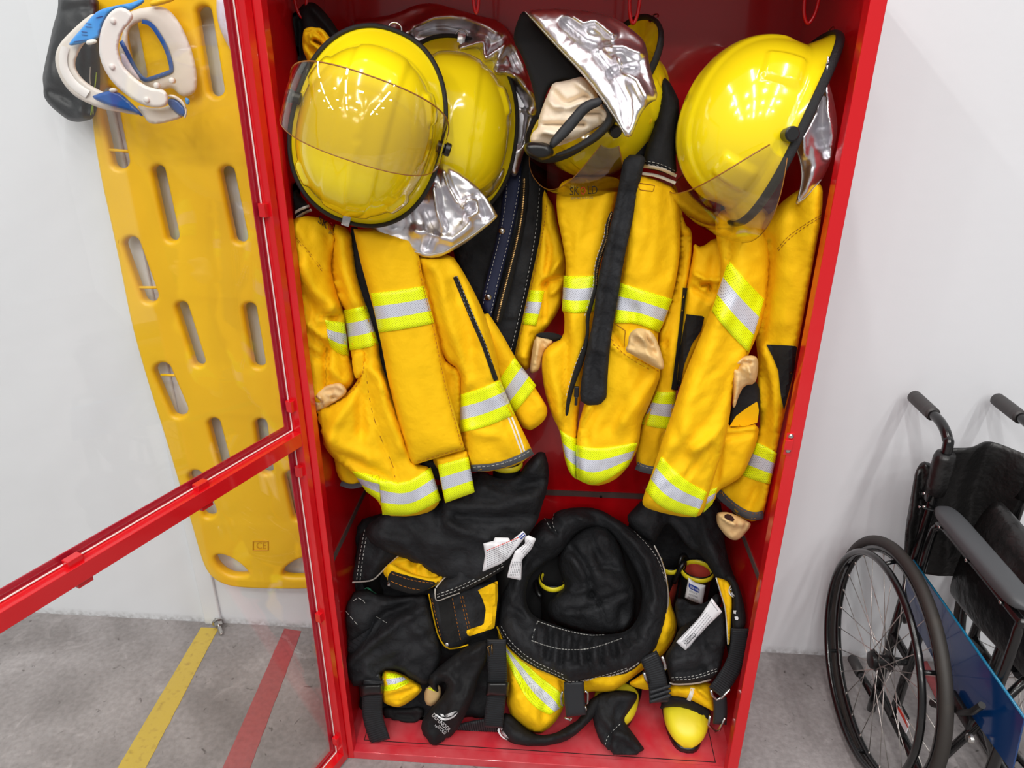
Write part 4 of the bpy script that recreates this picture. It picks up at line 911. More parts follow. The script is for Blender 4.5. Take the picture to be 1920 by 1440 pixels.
ye.strips([cE((250, 170), (235, 280), (205, 420), (165, 600), (135, 730))], 1, m_yel2, dash=(4, 3))
glove(cE((186, 800), (192, 740), (205, 660), (235, 668), (260, 672), (278, 680), (245, 710), (232, 740), (225, 785), (205, 798)), -.27, 'tan leather glove hanging between the second and third jackets', [(cE((238, 680), (245, 700), (235, 720)), 3, -.010), (cE((215, 690), (205, 760)), 4, .006)], noise=9)
Panel('black_cuff', m_felt, j2, cE((208, 662), (215, 648), (270, 645), (312, 660), (310, 672), (275, 682), (240, 676)), -.262, T=.008, edge=6, step=3)
# ------------------------------------------------------------------ jacket 3
q = at1(1120, 905, 1, -.28)
j3 = thing('firefighter_jacket', 'yellow firefighter jacket with a long black flap down its front, third from left', 'jacket', tuple(q), 'yellow firefighter jackets')
l3 = Panel('left_front', m_yel, j3, cE((285, 190), (290, 90), (360, 60), (500, 60), (530, 80), (500, 190), (480, 290), (445, 420), (435, 560), (415, 690), (390, 820), (368, 950), (365, 1060), (362, 1198), (340, 1180), (322, 1140), (310, 1080), (300, 1015), (270, 960), (240, 860), (230, 770), (235, 720), (262, 690), (315, 668), (318, 580), (306, 560), (314, 480), (325, 400), (310, 310)), ((-.24, 390), (-.30, 880)), T=.035, edge=40,
           folds=[(cE((318, 580), (322, 700), (320, 850), (322, 1000)), 4, -.006), (cE((300, 200), (330, 320), (340, 430)), 9, -.006), (cE((250, 720), (280, 850), (300, 960)), 14, .008), (cE((340, 600), (370, 700), (345, 850)), 12, .006)], noise=FN(61))
l3.band(cE((314, 434), (370, 438), (446, 432)), cE((307, 566), (350, 576), (432, 566)), BAND)
l3.band(cE((300, 1012), (330, 1035), (364, 1045)), cE((330, 1160), (345, 1185), (361, 1197)), BAND)
r3 = Panel('right_front', m_yel, j3, cE((545, 60), (600, 55), (660, 70), (740, 110), (752, 200), (752, 330), (738, 440), (720, 520), (690, 620), (662, 650), (682, 795), (655, 870), (630, 930), (604, 985), (598, 1060), (580, 1110), (545, 1165), (500, 1205), (430, 1226), (362, 1200), (360, 1100), (366, 1000), (395, 900), (470, 700), (510, 530), (540, 330)), ((-.25, 330), (-.315, 880)), T=.05, edge=50,
           folds=[(cE((490, 690), (560, 740), (640, 780), (678, 800)), 4, .010), (cE((500, 640), (520, 700), (550, 730)), 5, -.010), (cE((400, 930), (370, 1000), (365, 1060)), 9, .010), (cE((440, 930), (400, 1010), (395, 1050)), 8, -.008), (cE((680, 800), (600, 880), (540, 980)), 16, .008), (cE((660, 780), (560, 900), (480, 1000)), 12, -.005), (cE((620, 120), (600, 260), (580, 420)), 20, .006), (cE((700, 120), (720, 260), (700, 420)), 16, -.006), (cE((580, 560), (575, 640)), 8, -.005), (cE((420, 940), (360, 1040)), 5, -.006)], noise=FN(71))
r3.band(cE((524, 460), (610, 488), (722, 522)), cE((504, 612), (590, 612), (672, 648)), BAND)
r3.band(cE((358, 1068), (440, 1086), (592, 1060)), cE((362, 1196), (430, 1228), (556, 1150)), BAND)
r3.strips([cE((492, 672), (560, 730), (640, 772), (676, 796)), cE((500, 690), (560, 745), (640, 788))], 1.1, m_yel2, dash=(5, 3))
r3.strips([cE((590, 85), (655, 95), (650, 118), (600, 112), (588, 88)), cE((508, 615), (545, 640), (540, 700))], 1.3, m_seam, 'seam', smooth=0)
f3 = Panel('storm_flap', m_blk, j3, cE((540, -20), (625, -20), (612, 30), (590, 130), (565, 260), (540, 370), (515, 530), (490, 670), (478, 810), (474, 917), (380, 921), (374, 860), (398, 720), (425, 600), (438, 470), (470, 320), (505, 180), (525, 70)), ((-.305, 320), (-.355, 750)), T=.02, edge=18, smooth=1, thick=.008, soft=.3,
           folds=[(cE((555, 130), (520, 330), (480, 560), (430, 780), (420, 910)), 14, -.006), (cE((430, 480), (500, 500)), 5, -.005), (cE((400, 700), (470, 720)), 5, .005), (cE((470, 320), (540, 345)), 5, -.004)], noise=[(.004, 26, 75, 2, 6)])
z3 = Panel('zip_tape', m_velc, j3, cE((490, 190), (470, 240), (468, 290), (440, 360), (428, 420), (430, 470), (412, 530), (395, 590), (398, 640), (392, 680), (368, 740), (345, 810), (325, 890), (318, 960), (330, 962), (340, 900), (360, 830), (385, 770), (405, 700), (410, 640), (410, 595), (425, 540), (442, 470), (442, 425), (455, 370), (482, 300), (485, 250), (500, 195)), ((-.302, 390), (-.345, 780)), T=.008, edge=5, smooth=1, step=3.5, thick=.004)
z3.strips([cE((494, 200), (480, 240), (478, 290), (452, 360), (438, 420), (436, 470)), ], 3, m_brass, 'zip_teeth', dash=(1.6, 1.4), lift=.003)
z3.strips([cE((470, 240), (466, 290), (440, 355), (426, 420), (426, 470), (408, 530), (391, 590)), cE((386, 700), (366, 745), (342, 810), (322, 890))], 1, m_wthr, dash=(4, 3))
o = np.array(at1(*cE((362, 860))[0], 1, -.35)); b = MB(); b.box((o[0]-.005, -.356, o[2]-.016), (o[0]+.005, -.350, o[2]+.008), bev=.0015); b.box((o[0]-.003, -.358, o[2]-.034), (o[0]+.003, -.355, o[2]-.014), bev=.001); b.build('zip_slider', m_knob, j3)
s3 = Panel('right_sleeve', m_yel, j3, cE((715, 60), (745, 120), (765, 240), (796, 262), (795, 340), (785, 430), (772, 500), (760, 640), (745, 760), (735, 870), (732, 1000), (715, 1060), (690, 1110), (665, 1150), (655, 1178), (620, 1172), (590, 1160), (583, 1110), (592, 1050), (602, 985), (630, 925), (680, 795), (662, 650), (690, 610), (715, 520), (745, 400), (750, 300), (735, 150)), ((-.22, 330), (-.265, 880)), T=.035, edge=30, step=6,
           folds=[(cE((770, 290), (755, 420), (720, 560), (690, 700)), 6, -.010), (cE((735, 450), (715, 560), (690, 660)), 8, .008), (cE((690, 1030), (680, 1100)), 6, -.005)], noise=FN(81))
s3.strips([cE((774, 480), (768, 560), (756, 660), (744, 760), (730, 862))], 13, m_velc, 'black_piping', lift=.007)
s3.band(cE((664, 868), (700, 872), (734, 868)), cE((604, 992), (660, 1004), (730, 1012)), BAND)
s3.strips([cE((586, 1146), (620, 1160), (658, 1166))], 15, m_grey, 'cuff_binding', lift=.003)
s3.strips([cE((588, 1140), (620, 1152), (656, 1158))], .9, m_wthr, 'cuff_stitching', dash=(4, 3), lift=.005)
s3.strips([cE((700, 1015), (690, 1060), (684, 1090))], 5, m_wtape, 'white_piping', lift=.002)
k3 = Panel('shoulder_patch', m_blk2, j3, cB((835, 420), (880, 450), (915, 510), (945, 580), (935, 700), (920, 860), (928, 1000), (840, 965), (735, 945), (745, 850), (790, 740), (825, 600)), ((-.235, 150), (-.27, 330)), T=.04, edge=30, step=5)
k3.strips([cB((738, 935), (830, 945), (925, 990)), cB((733, 975), (820, 988), (920, 1030))], 6, m_wtape, 'white_piping', lift=.004)
k3.strips([cB((742, 905), (830, 918), (925, 965)), cB((740, 922), (830, 932), (925, 980))], .9, m_wthr, dash=(4, 3))
Panel('collar_edge', m_yel, j3, cB((800, 330), (835, 375), (862, 470), (850, 540), (820, 620), (800, 680), (780, 720), (760, 700), (770, 600), (760, 480), (780, 380)), ((-.235, 120), (-.26, 240)), T=.02, edge=16, step=4)
Panel('inner_lining', m_blk, j3, cB((700, 640), (800, 700), (790, 760), (740, 950), (660, 1000), (640, 920), (680, 800)), -.235, T=.012, edge=10, step=5)
glove(cE((542, 715), (556, 690), (558, 655), (580, 632), (612, 632), (645, 642), (670, 690), (692, 768), (686, 790), (640, 770), (580, 735)), -.375, 'tan leather glove in the right pocket of the third jacket, below its bands', [(cE((565, 660), (600, 690), (650, 720)), 6, -.006), (cE((590, 640), (620, 690), (640, 760)), 6, .006), (cE((625, 645), (628, 672), (645, 690)), 3, -.010)], noise=13)

# ------------------------------------------------------------------ jacket 4 (right)
q = at1(1290, 965, 1, -.35)
j4 = thing('firefighter_jacket', 'yellow firefighter jacket turned sideways with black elbow patches, rightmost', 'jacket', tuple(q), 'yellow firefighter jackets')
b4 = Panel('far_side', m_yel, j4, cE((800, 310), (830, 330), (880, 290), (960, 290), (960, 400), (900, 560), (850, 640), (810, 720), (770, 820), (745, 860), (735, 820), (755, 660), (772, 500), (785, 420), (800, 350)), ((-.23, 430), (-.27, 740)), T=.03, edge=26, step=5, folds=[(cE((835, 470), (862, 465), (862, 490)), 4, -.02), (cE((790, 420), (850, 450), (900, 450)), 6, .010), (cE((795, 480), (860, 520), (880, 500)), 6, -.008), (cE((800, 740), (760, 840)), 5, .006)], noise=FN(91))
b4.patch([[tuple(p) for p in cE((774, 578), (842, 586), (830, 640), (795, 690), (765, 770), (752, 850), (738, 850), (748, 720), (762, 640))]], m_blk2, 'elbow_patch', lift=.006)
rs = Panel('right_sleeve', m_yel, j4, cE((1040, 240), (1090, 200), (1150, 140), (1230, 90), (1286, 80), (1284, 200), (1250, 380), (1218, 560), (1192, 700), (1166, 860), (1140, 960), (1112, 1090), (1090, 1210), (1066, 1335), (1030, 1358), (980, 1345), (940, 1310), (905, 1270), (885, 1232), (980, 1185), (1030, 1060), (1055, 980), (1036, 870), (1045, 770), (1030, 640), (1062, 520), (1080, 400), (1060, 300)), ((-.315, 380), (-.345, 920), (-.09, 1445)), T=.03, edge=36,
           folds=[(cE((1090, 300), (1090, 420), (1070, 560), (1045, 700)), 7, -.010), (cE((1130, 250), (1140, 420), (1130, 600)), 22, .008), (cE((1060, 700), (1090, 800), (1110, 900), (1110, 1000)), 8, .008), (cE((1060, 760), (1075, 880), (1050, 990)), 8, -.008), (cE((1040, 1230), (1010, 1300)), 6, -.006)], noise=FN(101))
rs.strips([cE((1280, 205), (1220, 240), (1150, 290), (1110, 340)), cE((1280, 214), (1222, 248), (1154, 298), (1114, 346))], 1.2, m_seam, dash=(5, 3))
rs.patch([[tuple(p) for p in cE((1074, 692), (1130, 694), (1190, 698), (1178, 790), (1158, 870), (1140, 940), (1128, 880), (1118, 790), (1098, 740))]], m_blk2, 'elbow_patch', lift=.006)
rs.band(cE((1034, 1058), (1075, 1075), (1114, 1100)), cE((984, 1182), (1030, 1202), (1088, 1216)), BAND)
rs.strips([cE((892, 1246), (930, 1285), (985, 1325), (1030, 1338), (1064, 1330))], 15, m_grey, 'cuff_binding', lift=.003)
rs.strips([cE((900, 1246), (940, 1285), (990, 1318), (1030, 1330), (1062, 1322))], .9, m_yel2, 'cuff_stitching', dash=(4, 3), lift=.005)
lb = Panel('lower_front', m_yel, j4, cE((920, 930), (930, 1005), (980, 1000), (1050, 988), (1036, 1070), (1010, 1130), (985, 1185), (940, 1215), (890, 1240), (880, 1280), (845, 1310), (800, 1250), (820, 1100), (860, 960)), -.345, T=.03, edge=30, step=5, folds=[(cE((935, 1012), (980, 1010), (1045, 998)), 4, .006), (cE((900, 1050), (960, 1030), (1030, 1020)), 8, -.006), (cE((900, 1080), (890, 1160), (880, 1240)), 9, -.006)], noise=FN(111))
lb.band(cE((852, 1240), (890, 1228)), cE((838, 1322), (872, 1290)), BAND)
lb.patch([[tuple(p) for p in cE((935, 1000), (960, 960), (1000, 930), (1040, 905), (1046, 940), (1040, 985), (990, 1000))]], m_yel, 'pocket_inside', lift=.001)
fs = Panel('left_sleeve', m_yel, j4, cE((885, 290), (880, 200), (960, 170), (1060, 170), (1096, 225), (1098, 330), (1085, 480), (1062, 600), (1015, 715), (975, 790), (950, 850), (938, 950), (928, 1010), (915, 1070), (890, 1150), (862, 1240), (835, 1330), (800, 1340), (740, 1336), (650, 1315), (606, 1296), (612, 1262), (640, 1190), (665, 1110), (690, 1030), (720, 950), (750, 850), (790, 745), (840, 630), (880, 520), (910, 420)), ((-.275, 400), (-.375, 780)), T=.05, edge=52,
           folds=[(cE((930, 290), (940, 330), (930, 380)), 3, -.006), (cE((920, 1010), (840, 1100), (780, 1185)), 4, -.006), (cE((980, 320), (960, 450), (930, 560)), 26, .008), (cE((900, 600), (850, 760), (790, 900), (740, 1050)), 20, .006), (cE((960, 800), (900, 900), (850, 1000)), 14, -.006), (cE((930, 1000), (860, 1060), (800, 1090)), 10, .007), (cE((720, 1000), (760, 1080), (800, 1150)), 14, -.005), (cE((870, 1080), (900, 1160)), 8, -.006)], noise=FN(121, 110))
fs.band(cE((932, 376), (1000, 455), (1066, 522)), cE((868, 566), (930, 645), (1008, 722)), BAND)
fs.band(cE((680, 1112), (760, 1195), (852, 1246)), cE((620, 1238), (680, 1310), (810, 1340)), BAND)
Panel('pocket_lining', m_blk, j4, cE((930, 1000), (935, 960), (960, 860), (1000, 820), (1045, 830), (1052, 930), (1040, 985), (985, 1005)), -.335, T=.01, edge=8, step=4)
gl = glove(cE((946, 928), (950, 860), (945, 800), (952, 762), (985, 735), (1030, 732), (1044, 750), (1042, 800), (1032, 840), (990, 845), (968, 890), (956, 930)), -.372, 'tan leather glove tucked under the sleeve of the rightmost jacket', [(cE((965, 780), (985, 755), (1010, 760)), 4, -.012), (cE((1000, 750), (1015, 800), (1025, 840)), 5, .008), (cE((960, 800), (965, 870), (955, 920)), 5, .006), (cE((950, 765), (990, 745), (1030, 745)), 4, .006)], noise=17)
g5 = K(1280, 960, 7.2, [(455, 20), (500, 0), (620, 0), (760, 60), (860, 120), (925, 150), (910, 210), (850, 280), (790, 350), (730, 385), (640, 370), (570, 310), (500, 220), (460, 150)])
glove(g5, -.335, 'tan leather glove with a thumb hole, hanging below the cuff of the rightmost jacket', [(K(1280, 960, 7.2, [(540, 80), (640, 160), (700, 170)]), 3, .005), (K(1280, 960, 7.2, [(860, 160), (820, 280), (720, 370)]), 4, -.006)], dark=K(1280, 960, 7.2, [(545, 50), (600, 20), (660, 40), (700, 90), (705, 135), (650, 120), (580, 95)]), noise=23, T=.026)
# ------------------------------------------------------------------ boots
def boot(label, base, top, rx, ry, hgt, toe=None, heading=0., rim=True, loops=(), lab=False, inner=True):
    """base/top: centres of the shaft at the floor and at the rim; toe: foot length in front of the shaft"""
    bt = thing('rubber_boot', label, 'boot', base, 'firefighter rubber boots')
    bx, by, bz = base; tx, ty, tz = top
    c, s = math.cos(heading), math.sin(heading)
    def L(x, y, z): return (bx+x*c-y*s, by+x*s+y*c, bz+z)
    NZ, NK = 14, 28; V = []; F = []
    for i in range(NZ+1):
        k = i/NZ; cx, cy, cz = bx+(tx-bx)*k, by+(ty-by)*k, bz+.012+(tz-bz-.012)*k
        for j in range(NK):
            q = 2*PI*j/NK; g = .9+.1*k
            V.append((cx+(rx*math.cos(q)*g)*c-(ry*math.sin(q)*g)*s, cy+(rx*math.cos(q)*g)*s+(ry*math.sin(q)*g)*c, cz))
    for i in range(NZ):
        for j in range(NK): F.append((i*NK+j, i*NK+(j+1) % NK, i*NK+NK+(j+1) % NK, i*NK+NK+j))
    F.append(tuple(range(NK))[::-1])
    obj('shaft', V, F, m_boot, bt)
    ring = V[NZ*NK:]
    if inner:
        VI = []; 
        for k in (0, .5, 1):
            for (x, y, z) in ring: VI.append((tx+(x-tx)*(.9-.05*k), ty+(y-ty)*(.9-.05*k), z-.14*k))
        FI = [(i*NK+j, i*NK+NK+j, i*NK+NK+(j+1) % NK, i*NK+(j+1) % NK) for i in range(2) for j in range(NK)]
        FI.append(tuple(2*NK+j for j in range(NK)))
        FI += [(j, (j+1) % NK, 3*NK+(j+1) % NK, 3*NK+j) for j in range(NK)]
        VI += [(x, y, z-.002) for x, y, z in ring]
        obj('red_lining', VI, FI, m_bootin, bt)
    if rim:
        mb = MB(); mb.tube(ring, .0055, 10, closed=True, flat=(1.5, 1), up=(0, 0, 1)); mb.build('yellow_rim', m_toe, bt, True)
        mb = MB(); mb.tube([(x, y, z+.0085) for x, y, z in ring], .002, 8, closed=True); mb.build('black_rim_edge', m_knob, bt, True)
    for a, up_, w in loops:
        q0 = Vector((tx+rx*math.cos(a)*c-ry*math.sin(a)*s, ty+rx*math.cos(a)*s+ry*math.sin(a)*c, tz-.03)); tg = Vector((-math.sin(a), math.cos(a), 0)); out = Vector((math.cos(a), math.sin(a), 0))
        P = [q0+tg*w*math.cos(q)+Vector((0, 0, up_*math.sin(q)))+out*.012*math.sin(q) for q in np.linspace(0, PI, 18)]
        mb = MB(); mb.tube(P, .0065, 10); mb.build('pull_loop', m_knob, bt, True)
    if toe:
        def foot(y0, y1, grow, n=18, z0=.012):
            VV = []; FF = []; M_ = 24
            for i in range(n+1):
                k = i/n; y = y0+(y1-y0)*k; d = (y-y1)/(-toe-.05) if False else 0
                u = max(0., min(1., (-y)/toe))                       # 0 at shaft, 1 at toe tip
                end = math.sqrt(max(0, 1-max(0, (u-.62)/.38)**2)) if u > .62 else 1.
                w = (.045+.017*u)*max(end, .06)+grow; h = (.105-.045*u)*(.35+.65*end)+grow
                for j in range(M_):
                    q = 2*PI*j/M_; cx, sz = sgnpow(math.cos(q), .8), sgnpow(math.sin(q), .8)
                    VV.append(L(w*cx, y-grow*u, z0+max(0, h/2*(1+sz))))
            for i in range(n):
                for j in range(M_): FF.append((i*M_+j, i*M_+(j+1) % M_, (i+1)*M_+(j+1) % M_, (i+1)*M_+j))
            FF += [tuple(range(M_))[::-1], tuple(n*M_+j for j in range(M_))]
            return VV, FF
        v, f = foot(.05, -toe+.001, 0); obj('vamp', v, f, m_boot, bt)
        v, f = foot(-toe*.55, -toe+.001, .0035, z0=.0125); obj('yellow_toe_cap', v, f, m_toe, bt)
        O = []
        for j in range(40):
            q = 2*PI*j/40; y = math.sin(q); O.append((.058*sgnpow(math.cos(q), .7)*(1.0 if y < 0 else .85), (.055 if y > 0 else toe+.006)*sgnpow(y, .75)))
        V = [L(x, y, z) for z in (.0, .013, .016) for x, y in [(a*(1 if z < .016 else .96), b*(1 if z < .016 else .985)) for a, b in O]]
        F = [tuple(range(40))[::-1], tuple(80+j for j in range(40))]+[(i*40+j, i*40+(j+1) % 40, i*40+40+(j+1) % 40, i*40+40+j) for i in (0, 1) for j in range(40)]
        obj('sole', V, F, m_knob, bt)
    return bt
ZF = .0242
b1 = boot('black rubber boot with bright yellow toe and white printed label, rightmost in the locker', (.385, -.155, ZF), (.402, -.128, .398), .040, .040, .37, toe=.235, heading=math.radians(-3), loops=((PI*.75, .05, .02),))
LAB = cG((1083, 452), (1120, 478), (1172, 492), (1155, 592), (1105, 575), (1063, 556))
b2 = boot('black rubber boot lying back with its yellow toe just showing beside the middle trousers', (.232, -.15, ZF), (.338, -.085, .39), .030, .045, .35, toe=.205, heading=math.radians(-16), loops=((-.6, .06, .022), (PI*.5, .07, .02)))
b3 = boot('black rubber boot with red lining, seen deep inside the ring of the middle trousers', (.02, -.17, ZF), (.012, -.165, .375), .034, .04, .35, loops=((PI*1.02, .012, .032),))
q = at1(948, 886, 1, -.265)
b4_ = boot('yellow-rimmed boot poking out of the left trousers, under the jacket cuff', (q[0]+.012, -.235, ZF), (q[0], -.235, q[2]+.006), .034, .03, .6, loops=())
b5 = boot('black rubber boot against the left locker wall, mostly hidden by the left trousers', (-.462, -.20, ZF), (-.470, -.20, .43), .034, .05, .4, loops=((PI*.9, .075, .03),))

def panelset(root):
    return lambda name, m, pts, Y, **k: Panel(name, m, root, pts, Y, **k)
LB = Panel('boot_label', m_label, b1, LAB, -.196, T=.010, edge=16, step=3, smooth=0, thick=.003, soft=.9, clip=False)
LB.patch([cG((1085, 480), (1142, 508), (1136, 532), (1082, 505))], m_inkb, 'blue_logo_box', lift=.001)
LB.text('harvik', cG((1090, 503))[0], (17, 8.6), (1.5, -5.5), m_label, 'logo_lettering', lift=.0022)
for i, tx in enumerate(('RESCUE', 'SAFETY FOOTWEAR', 'EN 15090:2012')):
    LB.text(tx, (1292+i*-1.2, 1109+i*6), (15+i*2, 6+i*.5), (.8, -3), m_ink2, 'small_print', lift=.001)

# ------------------------------------------------------------------ trousers: left
q = at1(700, 1380, 2, .03)
tA = thing('firefighter_trousers', 'crumpled black and yellow firefighter trousers at the left, fly open and care label showing', 'trousers', (-.25, -.25, ZF), 'firefighter trousers')
ZN = lambda s, a=10: [(.009, 46, a, 2, s), (.010, 40, a+20, 2, s+5, 1), (.004, 17, a+50, 1.8, s+9, 1)]
A0 = Panel('back_lining', m_blk, tA, cF((60, 620), (110, 380), (190, 260), (560, 240), (900, 420), (920, 800), (880, 1100), (780, 1270), (640, 1330), (500, 1270), (200, 1250), (120, 1100)), ((-.14, 960), (-.30, 1370)), T=.04, edge=40, step=8, noise=ZN(1))
A1 = Panel('rolled_waist', m_blk, tA, cF((190, 330), (330, 230), (430, 190), (560, 150), (680, 75), (760, 55), (800, 80), (870, 92), (930, 72), (965, 10), (1040, -50), (1068, 40), (1060, 140), (1032, 220), (1010, 300), (965, 360), (870, 510), (700, 600), (560, 560), (420, 470), (250, 430)), ((-.225, 850), (-.30, 1070)), T=.085, edge=60, step=7,
           folds=[(cF((560, 280), (640, 330), (780, 370)), 8, .010), (cF((600, 200), (760, 240), (1000, 180)), 14, .010), (cF((640, 270), (800, 280), (1000, 270)), 8, -.008), (cF((800, 120), (900, 150), (1040, 100)), 8, -.010), (cF((930, 40), (960, 60), (1030, 0)), 8, .012), (cF((560, 300), (540, 180)), 8, -.012)], noise=ZN(5, 0))
A2 = Panel('left_waist_flap', m_blk, tA, cF((190, 330), (330, 280), (460, 290), (540, 322), (530, 340), (430, 402), (330, 486), (290, 530), (250, 568), (195, 574), (148, 577), (160, 500), (180, 410)), ((-.265, 980), (-.315, 1095)), T=.022, edge=20, smooth=1, folds=[(cF((200, 340), (190, 450), (165, 570)), 3, .004), (cF((300, 350), (280, 450), (230, 540)), 10, .006)], noise=ZN(8, 60))
A2.strips([cF((150, 575), (200, 573), (248, 566), (285, 530), (328, 484), (430, 400), (525, 338))], 2.6, m_wtape, 'white_piping', lift=.002)
A2.strips([cF((208, 330), (185, 450), (170, 570)), cF((222, 330), (200, 450), (186, 572))], 1, m_wthr, dash=(4, 3))
A3 = Panel('yellow_fly_inside', m_yel, tA, cF((285, 500), (340, 470), (430, 390), (535, 325), (565, 380), (578, 440), (580, 510), (555, 560), (500, 575), (420, 560), (330, 530), (305, 560)), ((-.25, 1000), (-.32, 1090)), T=.02, edge=20, step=4, smooth=1, folds=[(cF((540, 360), (520, 440), (440, 510)), 6, .008), (cF((460, 430), (430, 480), (440, 520)), 4, -.008), (cF((350, 480), (400, 470), (440, 440)), 4, .006), (cF((560, 430), (540, 500), (560, 540)), 4, -.006)], noise=ZN(12, 30))
A3b = Panel('fly_edge', m_yel, tA, cF((305, 545), (308, 500), (325, 485), (345, 492), (380, 515), (450, 542), (530, 558), (575, 540), (560, 580), (500, 610), (440, 630), (380, 615), (330, 598)), -.335, T=.010, edge=8, step=4, smooth=1)
A3c = Panel('fly_fastener', m_velc, tA, cF((312, 565), (325, 518), (350, 525), (440, 552), (530, 572), (560, 570), (500, 612), (430, 632), (360, 612), (325, 600)), -.343, T=.010, edge=8, step=4, smooth=1)
A3c.strips([cF((335, 535), (430, 568), (530, 580)), cF((330, 570), (400, 600), (470, 612))], 1.1, m_yel2, dash=(5, 2))
o = A3c.on(cF((322, 583)))[0]; b = MB(); b.tube([o+[0, .004, 0], o-[0, .003, 0], o-[0, .005, 0]], [.0048, .0045, .003], 16); b.build('snap_stud', m_steel, tA, True, angle=.7)
A4 = Panel('right_waist_flap', m_blk, tA, cF((540, 330), (640, 360), (760, 390), (880, 380), (980, 330), (965, 380), (900, 480), (868, 508), (780, 560), (690, 610), (600, 645), (543, 668), (533, 640), (540, 600), (570, 560), (604, 532), (606, 480), (590, 420), (560, 370)), ((-.285, 1000), (-.35, 1110)), T=.025, edge=24, smooth=1, folds=[(cF((700, 400), (680, 500), (620, 600)), 12, .007), (cF((760, 420), (740, 520)), 10, -.006), (cF((560, 590), (700, 570), (860, 490)), 6, .003)], noise=ZN(15, 20))
A4.strips([cF((540, 600), (572, 560), (606, 532), (607, 480), (590, 420), (563, 372), (532, 335))], 2.4, m_wtape, 'white_piping', lift=.002, smooth=1)
A4.strips([cF((536, 605), (535, 640), (543, 666), (600, 642), (650, 625))], 2.2, m_wtape, 'white_hem', lift=.002)
A4.strips([cF((545, 645), (620, 620), (720, 578), (860, 498)), cF((545, 632), (620, 607), (715, 565), (858, 486))], 1.1, m_wthr, dash=(5, 3))
A5 = Panel('fly_tab', m_blk, tA, cF((500, 600), (560, 630), (680, 600), (760, 580), (826, 566), (828, 640), (812, 790), (750, 825), (690, 845), (640, 885), (590, 890), (555, 850), (530, 760)), ((-.32, 1100), (-.355, 1220)), T=.016, edge=14, smooth=1, noise=ZN(18, 80))
A5.patch([[tuple(p) for p in cF((735, 612), (826, 568), (828, 640), (812, 788), (690, 828), (678, 800), (762, 772), (772, 700), (755, 650))]], m_yel, 'yellow_facing', lift=.003)
A5.strips([cF((506, 628), (528, 740), (552, 835), (590, 886), (640, 882), (690, 866))], 2.4, m_yel, 'yellow_piping', lift=.002)
A5.strips([cF((520, 650), (545, 760), (566, 850)), cF((616, 650), (635, 750), (655, 850)), cF((652, 640), (675, 740), (690, 800)), cF((664, 640), (687, 740), (700, 795))], 1, m_yel2, dash=(4, 3))
A5.patch([[tuple(p) for p in cF((548, 655), (610, 650), (650, 850), (590, 862), (570, 800))]], m_velc, 'hook_and_loop_patch', lift=.002)
o = A5.on(cF((592, 862)))[0]; b = MB(); b.tube([o+[0, .003, 0], o-[0, .003, 0], o-[0, .0045, 0]], [.0062, .0058, .004], 20); b.build('snap_stud', m_steel, tA, True, angle=.7)
A6 = Panel('folded_leg', m_blk, tA, cF((85, 720), (120, 640), (200, 600), (300, 640), (430, 640), (505, 625), (535, 760), (570, 880), (560, 960), (495, 1062), (430, 1040), (372, 985), (292, 988), (285, 1040), (240, 1055), (125, 1062), (100, 960), (115, 860)), ((-.27, 1110), (-.35, 1280)), T=.06, edge=50, step=6,
           folds=[(cF((130, 960), (280, 830), (400, 740), (480, 700)), 8, .014), (cF((125, 900), (240, 800), (300, 720), (420, 680)), 9, -.012), (cF((330, 950), (420, 860), (540, 820)), 12, -.008), (cF((420, 760), (500, 850), (560, 900)), 12, .008), (cF((370, 985), (450, 1000), (500, 1050)), 7, .006)], noise=ZN(25, -30))
A6.strips([cF((120, 710), (180, 780)), cF((155, 660), (185, 640), (215, 680)), cF((262, 735), (320, 770)), cF((120, 890), (150, 915))], 1, m_wthr, dash=(6, 3), lift=.0016)
A6.strips([cF((215, 600), (240, 615), (262, 628)), cF((208, 605), (225, 598), (238, 610))], 1.8, mat('green_thread', srgb(40, 120, 90), .8), 'green_thread', lift=.003)
Aw = Panel('left_webbing', m_web, tA, cF((106, 888), (150, 920), (205, 860), (250, 780), (268, 690), (255, 670), (215, 715), (180, 770)), ((-.335, 1150), (-.36, 1230)), T=.006, edge=4, step=4, smooth=1, thick=.004)
Aw.strips([cF((112+i*13, 880-i*17), (158+i*11.5, 912-i*20)) for i in range(10)], 1.4, m_blk2, 'webbing_ribs', lift=.0014)
A7 = Panel('yellow_leg', m_yel, tA, cF((283, 985), (340, 985), (410, 1015), (485, 1065), (445, 1112), (375, 1158), (330, 1152), (286, 1130)), ((-.35, 1255), (-.385, 1320)), T=.035, edge=26, step=4, folds=[(cF((300, 1110), (380, 1100), (460, 1060)), 4, -.005), (cF((290, 1090), (350, 1080), (440, 1045)), 4, .004), (cF((300, 1130), (380, 1125), (440, 1090)), 4, -.005)], noise=ZN(31, -10))
A7.band(cF((290, 1000), (335, 995), (372, 1006)), cF((290, 1082), (360, 1078), (418, 1038)), BAND)
A7b = Panel('inner_label', m_leath, tA, cF((484, 1075), (520, 1050), (560, 1050), (565, 1110), (525, 1155), (488, 1142)), -.355, T=.012, edge=8, step=4); A7b.patch([[tuple(p) for p in cF((500, 1068), (545, 1060), (548, 1085), (520, 1080))]], m_lime, 'lime_edge', lift=.002)
A8a = Panel('lower_cuff', m_blk2, tA, cF((285, 1150), (380, 1165), (485, 1150), (480, 1220), (430, 1258), (330, 1225), (288, 1212)), -.335, T=.025, edge=18, step=5, noise=ZN(35, 0))
